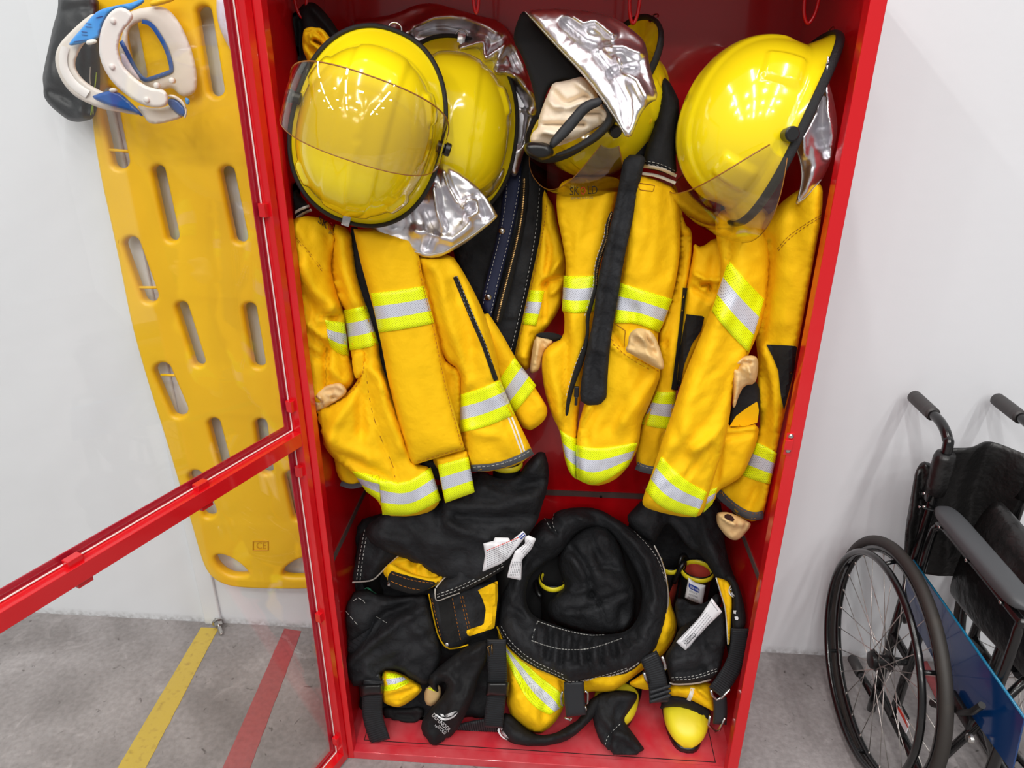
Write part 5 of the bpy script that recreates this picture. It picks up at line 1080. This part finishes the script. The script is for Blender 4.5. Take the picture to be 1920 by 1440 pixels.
A8 = Panel('knee_patch', m_blk2, tA, cF((500, 1010), (545, 975), (640, 900), (720, 855), (790, 840), (780, 930), (735, 1020), (725, 1080), (705, 1130), (655, 1240), (605, 1300), (532, 1360), (490, 1318), (463, 1230), (520, 1160), (575, 1100), (592, 1060), (580, 1035), (545, 1052), (555, 1090), (530, 1080), (505, 1050)), ((-.355, 1210), (-.40, 1400)), T=.03, edge=26, step=4, smooth=1, folds=[(cF((560, 990), (620, 1040), (640, 1120)), 9, .006), (cF((590, 1000), (680, 920), (760, 860)), 10, .006), (cF((720, 1010), (700, 1100), (600, 1200)), 12, .006)], noise=ZN(41, 50))
def wing(panel, org, s, ang, m):
    c, sn = math.cos(ang), math.sin(ang); f = lambda P: [(org[0]+s*(x*c-y*sn), org[1]+s*(x*sn+y*c)) for x, y in P]
    polys = [[(0, 2), (10, 6), (22, 12), (40, 14), (60, 8), (75, -2), (86, -10), (84, -4), (72, 8), (56, 17), (40, 22), (24, 24), (12, 14), (2, 6)]]
    polys += [[(30, -2+i*4), (46, -6+i*3.6), (66-i*3, -13+i*4.4), (86-i*5, -16+i*4.8), (66-i*3, -9.5+i*4.4), (46, -3.4+i*3.6)] for i in range(4)]
    polys += [[(-12, -8), (-2, -4), (8, 4), (14, 12), (4, 10), (-6, 2)], [(10, -6), (26, -4), (30, 6), (20, 8), (12, 2)]]
    panel.patch([f(P) for P in polys], m, 'wing_emblem', lift=.003)
wing(A8, cF((548, 1195))[0], .44, math.radians(-2), m_emb)
A8.text('DEFENDER', cF((518, 1196))[0], (32, 31), (5, -6), m_emb, 'printed_name', lift=.003)
A8.text('by', cF((533, 1242))[0], (4, 4), (2.4, -3), m_emb, 'printed_by', lift=.003); A8.text('SKOLD', cF((545, 1250))[0], (14, 14), (4.2, -5), m_emb, 'printed_maker', lift=.003)
def webbing(root, pts, Y, w, ribs=True, buckle=None, name='webbing_strap'):
    """flat strap along photo points"""
    P = resample(chaikin(pts, 2, False), 4, False); t = np.gradient(P, axis=0); t /= np.linalg.norm(t, axis=1)[:, None]; n = np.stack([-t[:, 1], t[:, 0]], 1)*w/2
    p = Panel(name, m_web, root, np.vstack([P+n, (P-n)[::-1]]), Y, T=.006, edge=4, step=4, smooth=0, thick=.004)
    if ribs:
        p.strips([[tuple(P[i]+n[i]*.96), tuple(P[i]-n[i]*.96)] for i in range(1, len(P)-1)], 1.5, m_blk2, 'webbing_ribs', lift=.0014, smooth=0)
    return p
webbing(tA, cF((250, 1030), (242, 1110), (243, 1200), (265, 1270), (282, 1318)), ((-.40, 1275), (-.425, 1395)), 38)
webbing(tA, cF((240, 1010), (252, 1050)), -.395, 30)
Panel('strap_slider', m_knob, tA, cF((184, 1052), (290, 1048), (292, 1100), (188, 1108)), -.412, T=.012, edge=5, smooth=0, step=4)
webbing(tA, cF((822, 840), (822, 920), (828, 1020), (822, 1100), (812, 1180), (806, 1252)), ((-.375, 1200), (-.41, 1370)), 36)
Panel('strap_slider', m_knob, tA, cF((776, 1040), (880, 1040), (876, 1108), (770, 1104)), -.405, T=.012, edge=5, smooth=0, step=4)
webbing(tA, cF((590, 1300), (660, 1275), (740, 1258), (830, 1245)), -.365, 36)
b = MB(); W_ = at(cF((780, 875), (790, 915), (802, 912), (800, 865)), 1, -.385); b.tube(list(W_), .0022, 8, closed=True); b.build('brass_clip', m_brass, tA, True)
L1 = Panel('care_label', m_label, tA, cF((760, 395), (808, 382), (812, 366), (880, 368), (885, 385), (945, 336), (962, 356), (880, 462), (840, 490), (755, 527), (768, 450)), -.385, T=.006, edge=6, step=4, smooth=0, thick=.003, folds=[(cF((800, 380), (850, 450)), 6, .003)])
for i in range(9):
    L1.strips([cF((776, 428+i*9.5), (776+(150-i*7), 428+i*9.5-(62-i*2)))], 1. if i > 1 else 1.6, m_inkr if i == 0 else m_ink2, 'printed_lines', lift=.001, smooth=0, dash=(3, 1.2))
L1.strips([cF((925, 368), (948, 346)), cF((933, 374), (955, 354))], 2.2, m_inkb, 'blue_print', lift=.001, smooth=0)
L2 = Panel('care_label', m_label, tA, cF((908, 430), (955, 395), (952, 368), (968, 355), (1006, 372), (985, 420), (940, 470), (936, 566), (870, 552), (885, 490)), -.392, T=.006, edge=5, step=4, smooth=0, thick=.003)
for i in range(6): L2.strips([cF((884+i*8, 545), (898+i*8, 475))], .9, m_ink2, 'printed_lines', lift=.001, smooth=0, dash=(3, 1.2))
for i in range(4): L2.strips([cF((930+i*7, 425+i*9), (975+i*6, 378+i*6))], .9, m_ink2, 'printed_lines', lift=.001, smooth=0, dash=(3, 1.2))
# ------------------------------------------------------------------ trousers: middle (rolled into a ring)
tC = thing('firefighter_trousers', 'rolled-down firefighter trousers forming a wide black quilted ring, in the middle', 'trousers', (.07, -.27, ZF), 'firefighter trousers')
YR = ((-.13, 955), (-.375, 1290))
C0 = Panel('inside_back', m_felt, tC, cG((200, 420), (400, 250), (600, 180), (800, 250), (860, 500), (820, 720), (600, 780), (350, 740), (230, 620)), ((-.11, 955), (-.20, 1290)), T=.005, edge=30, step=9)
C2 = Panel('yellow_body', m_yel, tC, cG((85, 700), (150, 720), (300, 850), (600, 880), (800, 820), (900, 640), (920, 480), (900, 290), (940, 340), (972, 440), (987, 580), (1027, 680), (1012, 765), (952, 855), (900, 890), (840, 935), (740, 1012), (690, 1047), (550, 1042), (440, 1082), (432, 1135), (400, 1190), (370, 1225), (300, 1274), (235, 1235), (135, 1145), (145, 950), (110, 830)), ((-.13, 955), (-.375, 1390)), T=.05, edge=46, step=6, smooth=1,
           folds=[(cG((430, 990), (440, 1060), (425, 1130)), 7, -.008), (cG((600, 1000), (700, 1010), (780, 960)), 10, .006), (cG((190, 1080), (260, 1180), (330, 1230)), 14, .007), (cG((340, 1120), (320, 1200), (310, 1260)), 8, -.005), (cG((960, 560), (990, 660), (960, 780)), 12, .008)], noise=ZN(55, 40))
C2.band(cG((106, 800), (160, 930), (235, 1075), (305, 1142), (362, 1165)), cG((150, 820), (230, 895), (335, 985), (425, 1048), (440, 1115)), [m_lime, m_silv, m_silv, m_lime] and BAND, m=9)
C1 = Panel('black_ring', m_blk, tC, cG((95, 640), (110, 540), (150, 440), (200, 310), (270, 200), (330, 140), (375, 150), (390, 105), (500, 84), (610, 90), (700, 140), (800, 205), (900, 280), (945, 360), (970, 470), (984, 560), (972, 660), (945, 745), (905, 835), (850, 880), (800, 930), (740, 960), (600, 972), (500, 1000), (460, 1018), (430, 985), (330, 950), (240, 905), (130, 805), (92, 710)), YR, T=.085, edge=74, step=4.2, smooth=1, soft=.85,
           holes=[cG((235, 560), (250, 450), (320, 390), (420, 330), (480, 240), (570, 185), (670, 200), (745, 300), (800, 400), (845, 500), (835, 640), (770, 735), (640, 750), (500, 735), (400, 700), (300, 665), (255, 625))],
           folds=[(cG((290, 690), (275, 770)), 3, -.007), (cG((310, 700), (300, 800)), 3.5, .006)]+[(cG((330+i*34, 712+min(i, 7)*7-max(0, i-9)*14), (322+i*33+((i*37) % 13), 800+min(i, 6)*4-max(0, i-9)*12), (318+i*35, 860+((i*53) % 40)-max(0, i-9)*16)), 3.6+(i % 3)*.9, -.009 if i % 2 else .007) for i in range(14)]
           +[(cG((330, 140), (370, 200), (400, 225)), 4, -.010), (cG((560, 100), (640, 170), (760, 300), (850, 440)), 10, -.012), (cG((500, 130), (600, 190), (700, 280)), 8, .010), (cG((130, 480), (180, 600), (240, 690)), 12, -.007), (cG((150, 560), (250, 640), (300, 700)), 10, .007), (cG((880, 420), (900, 560), (850, 700)), 12, .008), (cG((780, 420), (850, 470), (880, 560)), 8, -.010), (cG((150, 800), (300, 870), (450, 920)), 20, .006), (cG((560, 850), (590, 940)), 5, -.006), (cG((690, 850), (730, 930)), 6, -.006), (cG((250, 330), (210, 480)), 12, .008)], noise=ZN(61, 20))
C1.strips([cG((268, 778), (340, 805), (430, 826), (540, 826), (620, 808), (740, 766)), cG((300, 680), (280, 730), (270, 776)), cG((300, 678), (420, 720), (560, 752), (650, 748))], 1.4, m_wthr, dash=(4, 1.6), lift=.002)
C1.strips([cG((100, 720), (140, 795), (250, 893), (435, 972), (470, 1000), (640, 962), (770, 920)), cG((110, 705), (150, 780), (260, 878), (440, 960))], 1, m_wthr, dash=(4, 3), lift=.0015)
C1.strips([cG((88, 705), (128, 805), (245, 908), (430, 985), (462, 1015))], 3, m_yel, 'yellow_piping', lift=.001)
C1.strips([cG((460, 1014), (520, 990), (640, 972), (760, 940), (830, 890))], 2.4, m_wthr, 'hem_stitching', dash=(6, 2), lift=.001)
C1.strips([cG((800, 210), (880, 290), (935, 370), (965, 480)), cG((385, 118), (372, 170), (400, 222)), cG((335, 142), (365, 195), (395, 228))], 1, m_wthr, dash=(4, 3), lift=.0015)
C1.strips([cG((905, 285), (948, 370), (972, 480), (980, 560), (970, 650))], 2.2, m_wtape, 'white_piping', lift=.001)
C4 = Panel('quilted_lining_bulge', m_blk, tC, cG((350, 640), (355, 580), (400, 530), (445, 500), (420, 440), (400, 370), (420, 300), (480, 230), (560, 170), (650, 176), (700, 225), (740, 310), (765, 420), (810, 510), (808, 640), (770, 730), (660, 760), (540, 735), (430, 700), (380, 680)), ((-.125, 980), (-.235, 1190)), T=.11, edge=82, step=5.5, soft=.85,
           folds=[(cG((480, 300), (540, 380), (575, 470), (580, 540)), 7, -.018), (cG((570, 405), (680, 400), (765, 425)), 4, -.008), (cG((575, 545), (620, 580), (700, 550), (790, 510)), 5, -.010), (cG((620, 580), (640, 660), (650, 750)), 4, -.008), (cG((440, 500), (500, 530), (575, 500)), 7, .012), (cG((410, 330), (480, 350), (540, 450)), 9, .012), (cG((450, 620), (540, 620), (620, 590)), 4, -.008), (cG((530, 640), (540, 730)), 4, -.006), (cG((560, 200), (600, 300), (640, 400)), 5, -.007), (cG((640, 200), (700, 330), (740, 410)), 10, .007), (cG((740, 600), (720, 720)), 6, -.008)], noise=ZN(71, 35))
C3 = Panel('lower_leg', m_blk2, tC, cG((92, 1190), (140, 1140), (232, 1232), (300, 1272), (390, 1262), (450, 1225), (520, 1185), (560, 1090), (620, 1055), (640, 1100), (605, 1160), (560, 1212), (470, 1292), (385, 1320), (200, 1342), (120, 1282)), ((-.33, 1310), (-.405, 1400)), T=.03, edge=22, step=5, smooth=1, noise=ZN(81, 0), folds=[(cG((400, 1275), (480, 1260), (560, 1190)), 6, .006)])
wing(C3, cG((105, 1215))[0], .38, math.radians(70), m_emb)
C5 = Panel('empty_leg', m_blk, tC, cG((590, 1060), (690, 1035), (800, 1040), (825, 1070), (772, 1150), (742, 1190), (782, 1242), (832, 1310), (858, 1352), (820, 1386), (700, 1392), (648, 1350), (600, 1250), (578, 1150)), ((-.30, 1295), (-.41, 1425)), T=.04, edge=30, step=5, smooth=1, folds=[(cG((660, 1340), (680, 1260), (740, 1190)), 5, -.010), (cG((690, 1260), (760, 1280), (840, 1350)), 8, .008), (cG((620, 1080), (640, 1180), (690, 1240)), 8, .008), (cG((740, 1100), (700, 1180)), 8, -.006)], noise=ZN(91, 60))
C5.strips([cG((650, 1320), (665, 1270), (735, 1205)), ], 1, m_wthr, dash=(4, 3))
webbing(tC, cG((487, 990), (490, 1080), (500, 1170)), ((-.40, 1280), (-.415, 1345)), 38, ribs=False)
for pts, yy in ((((428, 1042), (420, 1075), (424, 1112), (436, 1114)), -.405), (((546, 1040), (560, 1050), (560, 1100), (550, 1108)), -.408), (((440, 1180), (470, 1192), (475, 1180)), -.41), (((546, 1120), (552, 1135), (548, 1142)), -.41)):
    b = MB(); b.tube(list(at(cG(*pts), 1, yy)), .0026, 8); b.build('steel_buckle', m_steel, tC, True)
webbing(tC, cG((872, 850), (905, 920), (925, 1000), (930, 1100)), ((-.36, 1220), (-.405, 1320)), 36)
for dy in (0, 24, 48): Panel('strap_fold', m_web, tC, cG((878, 1040+dy), (990, 1005+dy), (992, 1022+dy), (880, 1060+dy)), -.412, T=.006, edge=3, smooth=0, step=4, thick=.004)
for pts in (((852, 945), (860, 975), (876, 998)), ((945, 860), (958, 890), (965, 920), (958, 925))):
    b = MB(); b.tube(list(at(cG(*pts), 1, -.405)), .004, 8); b.build('steel_buckle', m_steel, tC, True)

# ------------------------------------------------------------------ trousers: right
tD = thing('firefighter_trousers', 'black lined firefighter trousers with a slanting white care label, rightmost, over the boots', 'trousers', (.34, -.25, ZF), 'firefighter trousers')
D0 = Panel('back_lining', m_blk, tD, cG((740, 150), (900, 40), (1240, 30), (1290, 260), (1350, 500), (1380, 640), (1360, 860), (1240, 980), (960, 980), (900, 700), (860, 300)), ((-.064, 960), (-.075, 1260)), T=.008, edge=30, step=8, noise=ZN(99, 60))
D1 = Panel('raised_lining', m_blk, tD, cG((755, 140), (800, 90), (850, 40), (920, 20), (1100, 60), (1250, 20), (1262, 230), (1300, 400), (1352, 500), (1385, 640), (1372, 860), (1300, 900), (1255, 700), (1262, 520), (1215, 440), (1150, 330), (1080, 300), (1000, 180), (960, 170), (930, 230), (900, 280), (800, 205)), ((-.15, 960), (-.30, 1230)), T=.04, edge=40, step=6, smooth=1, folds=[(cG((1000, 140), (1100, 260), (1180, 400)), 10, -.01), (cG((1150, 150), (1200, 300), (1280, 450)), 12, .01)], noise=ZN(101, 60))
D2 = Panel('front_lining', m_blk, tD, cG((955, 860), (1010, 780), (1030, 720), (1090, 680), (1140, 650), (1250, 590), (1275, 640), (1285, 760), (1262, 860), (1245, 955), (1200, 985), (1120, 1005), (1010, 1012), (985, 990), (970, 920)), ((-.30, 1150), (-.365, 1290)), T=.04, edge=34, step=5, smooth=1, folds=[(cG((980, 900), (1100, 870), (1240, 800)), 12, .008), (cG((1120, 700), (1160, 800), (1150, 900)), 9, -.006), (cG((1000, 950), (1120, 940), (1240, 890)), 6, -.005)], noise=ZN(111, 10))
D2.strips([cG((1000, 985), (1110, 980), (1240, 935)), cG((995, 972), (1110, 966), (1238, 922))], 1, m_wthr, dash=(4, 3))
D2.strips([cG((985, 996), (1005, 1008), (1120, 1003), (1200, 982))], 3, m_wtape, 'white_piping', lift=.001)
D2b = Panel('middle_lining', m_blk, tD, cG((1010, 560), (1060, 560), (1100, 600), (1180, 580), (1240, 520), (1262, 600), (1150, 680), (1040, 740), (1020, 680)), -.265, T=.03, edge=24, step=5, noise=ZN(115, 0))
D3 = Panel('yellow_hem', m_yel, tD, cG((980, 1000), (1100, 1010), (1200, 985), (1215, 1060), (1218, 1150), (1190, 1135), (1120, 1098), (1060, 1072), (978, 1066)), ((-.325, 1280), (-.365, 1340)), T=.02, edge=18, step=4, smooth=1, folds=[(cG((1110, 1040), (1150, 1070), (1200, 1120)), 4, -.006), (cG((1130, 1030), (1180, 1070)), 5, .005)], noise=ZN(121, 20))
D3.strips([cG((1105, 1025), (1098, 1060), (1082, 1090))], 8, m_wtape, 'white_piping', lift=.002)
Panel('yellow_hem', m_yel, tD, cG((770, 1000), (800, 980), (862, 940), (890, 1010), (885, 1040), (800, 1022)), -.345, T=.015, edge=12, step=4, noise=ZN(125, 0))
Panel('boot_cover', m_blk2, tD, cG((930, 1140), (950, 1090), (985, 1055), (1060, 1065), (1130, 1098), (1200, 1140), (1195, 1190), (1170, 1230), (1135, 1165), (1060, 1125), (975, 1122)), -.330, T=.02, edge=14, step=4, noise=ZN(127, 0))
sd = Panel('side_opening', m_yel, tD, cG((1224, 450), (1262, 458), (1300, 478), (1312, 560), (1302, 700), (1297, 802), (1285, 800), (1280, 690), (1270, 600), (1250, 540)), ((-.30, 1090), (-.36, 1200)), T=.012, edge=8, step=4, smooth=1, folds=[(cG((1270, 470), (1285, 560), (1290, 760)), 3, -.006)])
sd.strips([cG((1226, 452), (1252, 540), (1272, 600), (1281, 690), (1287, 798))], 2.2, m_wtape, 'white_piping', lift=.002)
er = Panel('right_edge', m_blk2, tD, cG((1262, 450), (1300, 430), (1350, 500), (1382, 640), (1378, 720), (1330, 730), (1308, 700), (1316, 560), (1302, 475)), ((-.31, 1090), (-.36, 1180)), T=.015, edge=12, step=4, smooth=1)
wing(er, cG((1300, 500))[0], .26, math.radians(75), m_emb)
er.patch([[tuple(p) for p in cG((1315, 622), (1336, 622), (1336, 628), (1322, 630), (1336, 640), (1318, 642))], [tuple(p) for p in cG((1322, 655), (1342, 652), (1344, 672), (1326, 672))]], m_emb, 'logo_marks', lift=.002)
webbing(tD, cG((1352, 715), (1350, 800), (1325, 900), (1270, 990), (1225, 1050)), ((-.375, 1180), (-.40, 1300)), 34)
webbing(tD, cG((1245, 1070), (1250, 1130), (1245, 1215)), ((-.385, 1305), (-.40, 1365)), 26, ribs=False)
for P in (cG((1200, 1035), (1205, 1060), (1228, 1085), (1255, 1075), (1300, 1030)), cG((1195, 1170), (1186, 1215), (1222, 1250), (1242, 1246), (1272, 1180))):
    b = MB(); b.tube(list(at(P, 1, -.405)), .0034, 8); b.build('steel_ring', m_steel, tD, True)
L3 = Panel('care_label', m_label, tD, cG((1205, 558), (1258, 630), (1180, 705), (1067, 830), (1018, 786), (1120, 680), (1145, 650)), -.392, T=.005, edge=5, step=4, smooth=0, thick=.003)
for i in range(5): L3.strips([cG((1038+i*11, 775+i*11), (1130+i*9, 672+i*10), (1175+i*8, 620+i*10))], .9, m_ink2, 'printed_lines', lift=.001, smooth=0, dash=(3, 1.2))
L3.strips([cG((1198, 575), (1238, 628))], 1.4, m_ink2, 'printed_lines', lift=.001, smooth=0, dash=(2.4, 1))
L3.strips([cG((1058, 785), (1110, 738), (1122, 752), (1070, 800), (1058, 785))], 1, m_ink, 'print_box', lift=.001, smooth=0)
L3.text('SKOLD', cG((1074, 792))[0], (14, -13), (-2.6, -3.2), m_ink, 'printed_maker', lift=.001)
# ------------------------------------------------------------------ folded wheelchair at the right
WX, WY, WR = .8314, -.3237, .305
wc = thing('wheelchair', 'black folded wheelchair with blue side guard standing against the white wall', 'wheelchair', (.98, -.36, 0))
def circle(x, r, n=72): return [(x, WY+r*math.cos(2*PI*k/n), WR+r*math.sin(2*PI*k/n)) for k in range(n)]
def wheel(x, sgn):
    """sgn -1: hand rim on the -x side"""
    rim = MB(); rim.tube(circle(x, WR-.031), .009, 10, closed=True, flat=(1, 1.25), up=(1, 0, 0)); ro = rim.build('wheel_rim', m_chair, wc, True)
    ty = MB(); ty.tube(circle(x, WR-.0135), .0135, 14, closed=True, flat=(1.05, 1), up=(1, 0, 0)); ty.build('tyre', m_tyre, ro, True)
    hr = MB(); hx = x+sgn*.034; hr.tube(circle(hx, .262), .0085, 12, closed=True, up=(1, 0, 0)); hr.build('hand_rim', m_chair, ro, True)
    hb = MB(); hb.tube([(x+sgn*.030, WY, WR), (x+sgn*.028, WY, WR), (x+sgn*.018, WY, WR), (x+sgn*.014, WY, WR), (x-sgn*.014, WY, WR), (x-sgn*.018, WY, WR), (x-sgn*.026, WY, WR)], [.012, .020, .021, .014, .014, .021, .018], 20)
    for xx in (x+sgn*.017, x-sgn*.019): hb.tube([(xx-.0015, WY, WR), (xx+.0015, WY, WR)], .026, 24)
    hb.build('hub', m_knob, ro, True, angle=.6)
    sp = MB(); n = 28
    for k in range(n):
        fl = 1 if k % 2 else -1; a = 2*PI*k/n; b_ = a+(1 if (k//2) % 2 else -1)*1.15
        xx = x+fl*.018
        p0 = (xx, WY+.023*math.cos(b_), WR+.023*math.sin(b_)); p1 = (x, WY+(WR-.036)*math.cos(a), WR+(WR-.036)*math.sin(a))
        sp.tube([p0, p1], .0011, 5); 
        q = Vector(p1); d = (Vector(p0)-q).normalized(); sp.tube([q, q+d*.012], .0022, 6)
    sp.build('spokes', m_spoke, ro, True)
    for k in range(6):
        a = 2*PI*k/6+.35; mb = MB(); mb.tube([(x+sgn*.004, WY+(WR-.034)*math.cos(a), WR+(WR-.034)*math.sin(a)), (hx, WY+.262*math.cos(a), WR+.262*math.sin(a))], .005, 8); mb.build('rim_stud', m_chair, ro, True)
wheel(WX, -1); wheel(1.175, 1)
XF = .9; RT = .0115
def side(xf, s):
    """s=-1 for the side nearer the locker"""
    b = MB(); b.tube(bez([(xf, -.225, .03), (xf, -.225, .3), (xf, -.225, .6), (xf, -.226, .84), (xf, -.215, .875), (xf, -.175, .894), (xf, -.12, .896)], 6), RT, 14)
    b.tube([(xf, -.225, .50), (xf, -.66, .50)], RT, 12); b.tube(bez([(xf, -.225, .115), (xf, -.40, .115), (xf, -.60, .115), (xf, -.66, .16), (xf, -.66, .50)], 5), RT, 12)
    b.tube([(xf, -.225, WR), (xf, WY, WR), (xf+s*.06 if s < 0 else xf+.06, WY, WR)], .011, 12)
    b.tube([(xf, WY, .115), (xf, WY, .5)], RT, 12)
    b.build('side_frame', m_chair, wc, True)
    g = MB(); P = [(xf, y, .896) for y in np.linspace(-.135, -.035, 15)]; g.tube(P, [.0155+.0016*(i % 2) if 2 < i < 12 else .0165 for i in range(15)], 16); g.build('push_grip', m_grip, wc, True)
    a = MB(); a.tube(bez([(xf, -.262, .51), (xf, -.262, .64), (xf, -.275, .675), (xf, -.31, .688), (xf, -.58, .688), (xf, -.60, .67), (xf, -.605, .51)], 5), .0095, 12); a.build('arm_frame', m_chair, wc, True)
    p = MB(); N = 26; prof = []
    V = []; F = []; M_ = 20
    for i in range(N+1):
        k = i/N; y = -.255-.345*k; e = math.sqrt(max(.02, 1-(abs(2*k-1)**8))); w = .027*e; h = .016*e
        for j in range(M_): q = 2*PI*j/M_; V.append((xf+.004+w*sgnpow(math.cos(q), .6), y, .716+h*sgnpow(math.sin(q), .7)))
    for i in range(N):
        for j in range(M_): F.append((i*M_+j, i*M_+(j+1) % M_, (i+1)*M_+(j+1) % M_, (i+1)*M_+j))
    F += [tuple(range(M_)), tuple(N*M_+j for j in range(M_))[::-1]]
    obj('armrest_pad', V, F, m_pad, wc)
    for y in (-.30, -.42, -.55):
        mb = MB(); mb.tube([(xf-.0115, y, .69), (xf-.0145, y, .69)], [.0045, .0035], 12); mb.build('screw', m_steel, wc, True)
side(XF, -1); side(1.10, 1)
# blue guard: plastic sheet inside the arm frame
def platex(name, pts, x, th, m, parent=wc, tube=None):
    n = len(pts); V = [(x, y, z) for y, z in pts]+[(x+th, y, z) for y, z in pts]
    F = [tuple(range(n)), tuple(range(n, 2*n))[::-1]]+[(i, (i+1) % n, (i+1) % n+n, i+n) for i in range(n)]
    return obj(name, V, F, m, parent, False)
platex('side_guard', [(-.238, .548), (-.70, .548), (-.72, .43), (-.45, .405), (-.30, .42), (-.235, .47)], .888, .003, m_teal)
mb = MB(); mb.tube([(.8895, -.238, .548), (.8895, -.70, .548)], .0028, 8); mb.tube([(.8895, -.235, .47), (.8895, -.238, .548)], .002, 8); mb.build('guard_edge', m_teal2, wc, True)
# back sleeve on the rear tube, slack vinyl between the handles
sl = MB(); sl.tube([(XF, -.226, .735), (XF, -.226, .76), (XF, -.226, .83), (XF, -.226, .842)], [.021, .0235, .0235, .020], 20); sl.build('back_sleeve', m_vinyl, wc, True)
sl = MB(); sl.tube([(1.10, -.226, .735), (1.10, -.226, .842)], .0235, 20); sl.build('back_sleeve', m_vinyl, wc, True)
V = []; F = []; NX, NZ = 28, 30
for s_ in (0, 1):
    for i in range(NX+1):
        for j in range(NZ+1):
            u, v = i/NX, j/NZ; x = XF+.012+(1.10-XF-.024)*u; z = .46+.385*v+.012*math.sin(u*PI)*(v-.4)
            sag = .060*math.sin(u*PI)*(1-.35*v)+.012*math.sin(3*PI*u+2*v)+.006*math.sin(9*v+4*u)
            V.append((x, -.222+sag-(.006 if s_ else 0), z))
B = (NX+1)*(NZ+1)
for i in range(NX):
    for j in range(NZ):
        a = i*(NZ+1)+j; F += [(a, a+1, a+NZ+2, a+NZ+1), (B+a, B+a+NZ+1, B+a+NZ+2, B+a+1)]
for i in range(NX):
    for j in (0, NZ): a = i*(NZ+1)+j; F.append((a, a+NZ+1, B+a+NZ+1, B+a))
for j in range(NZ):
    for i in (0, NX): a = i*(NZ+1)+j; F.append((a, B+a, B+a+1, a+1))
obj('backrest', V, F, m_vinyl, wc)
# folded seat standing up between the sides, with a fat soft fold
V = []; F = []; NU, NV = 20, 30
for i in range(NU+1):
    for j in range(NV):
        k = i/NU; y = -.26-.36*k; q = 2*PI*j/NV; bulge = 1+.12*math.sin(k*7)
        V.append((1.012+.043*bulge*sgnpow(math.cos(q), .8)*(.7+.3*math.sin(k*PI)), y-.02*math.sin(q), .60+.17*(.9-.25*k)*sgnpow(math.sin(q), .8)))
for i in range(NU):
    for j in range(NV): F.append((i*NV+j, i*NV+(j+1) % NV, (i+1)*NV+(j+1) % NV, (i+1)*NV+j))
F += [tuple(range(NV)), tuple(NU*NV+j for j in range(NV))[::-1]]
obj('folded_seat', V, F, m_vinyl, wc)
# rear skirt of the back hanging behind the post
Panel('back_skirt', m_vinyl, wc, cH((600, 318), (640, 330), (664, 350), (650, 480), (635, 600), (612, 700), (575, 850), (560, 912), (522, 915), (530, 780), (536, 640), (540, 560), (556, 470), (568, 400), (575, 360)), ((-.185, 870), (-.215, 1170)), T=.016, edge=12, step=5, thick=.006, clip=False, folds=[(cH((600, 330), (590, 500), (560, 700), (545, 900)), 4, -.006), (cH((640, 350), (610, 560), (590, 720)), 4, .005)], noise=[(.004, 20, 80, 2, 3)])
# cross brace, tipping lever, brake, folding joint, fittings
mb = MB(); mb.tube([(XF, -.50, .50), (1.08, -.50, .10)], .010, 10); mb.tube([(1.10, -.47, .50), (.92, -.47, .10)], .010, 10); mb.build('cross_brace', m_chair, wc, True)
mb = MB(); mb.tube([(XF, -.225, .075), (XF, -.15, .065), (XF, -.09, .062)], .0105, 12); mb.build('tipping_lever', m_chair, wc, True)
mb = MB(); mb.tube([(XF, -.13, .064), (XF, -.07, .061), (XF, -.064, .061)], [.0145, .0145, .010], 14); mb.build('lever_tip', m_grip, wc, True)
mb = MB(); mb.box((.872, -.60, .395), (.884, -.52, .425), bev=.003); mb.tube([(.874, -.57, .41), (.865, -.61, .46), (.862, -.63, .50)], .007, 10); mb.tube([(.874, -.55, .40), (.86, -.50, .36)], .009, 10); mb.build('wheel_brake', m_knob, wc, True, angle=.6)
mb = MB(); mb.tube([(.872, -.622, .398), (.866, -.622, .398), (.863, -.622, .398)], [.011, .010, .006], 16); mb.build('brake_bolt', m_steel, wc, True, angle=.6)
mb = MB(); mb.box((.880, -.238, .715), (.890, -.206, .740), bev=.003); mb.tube([(.884, -.198, .712), (.876, -.198, .712)], .013, 12); mb.tube([(.90, -.25, .70), (.878, -.238, .70)], .003, 8); mb.build('folding_joint', m_chair, wc, True, angle=.6)
for y, z in ((-.219, .69), (-.236, .702), (-.222, .73)):
    mb = MB(); mb.tube([(.882, y, z), (.8765, y, z)], [.0045, .003], 12); mb.build('screw', m_steel, wc, True)
mb = MB(); mb.box((.879, -.42, .17), (.881, -.365, .20)); st_ = mb.build('warning_sticker', m_label, wc)
mb = MB(); mb.box((.8782, -.42, .19), (.879, -.365, .20)); mb.build('red_strip', m_inkr, st_)
mb = MB(); mb.box((.880, -.40, .13), (.892, -.36, .20), bev=.004); mb.build('caster_clamp', m_knob, wc)
# front castor (runs out of the frame)
for x in (XF, 1.10):
    mb = MB(); mb.tube([(x-.014, -.66, .09), (x+.014, -.66, .09)], .085, 28); cw = mb.build('castor_wheel', m_tyre, wc, True, angle=.6)
    mb = MB(); mb.tube([(x-.022, -.66, .09), (x-.022, -.66, .17), (x, -.66, .19)], .008, 8); mb.tube([(x+.022, -.66, .09), (x+.022, -.66, .17), (x, -.66, .19)], .008, 8); mb.tube([(x-.024, -.66, .09), (x+.024, -.66, .09)], .006, 8); mb.build('castor_fork', m_chair, wc, True)
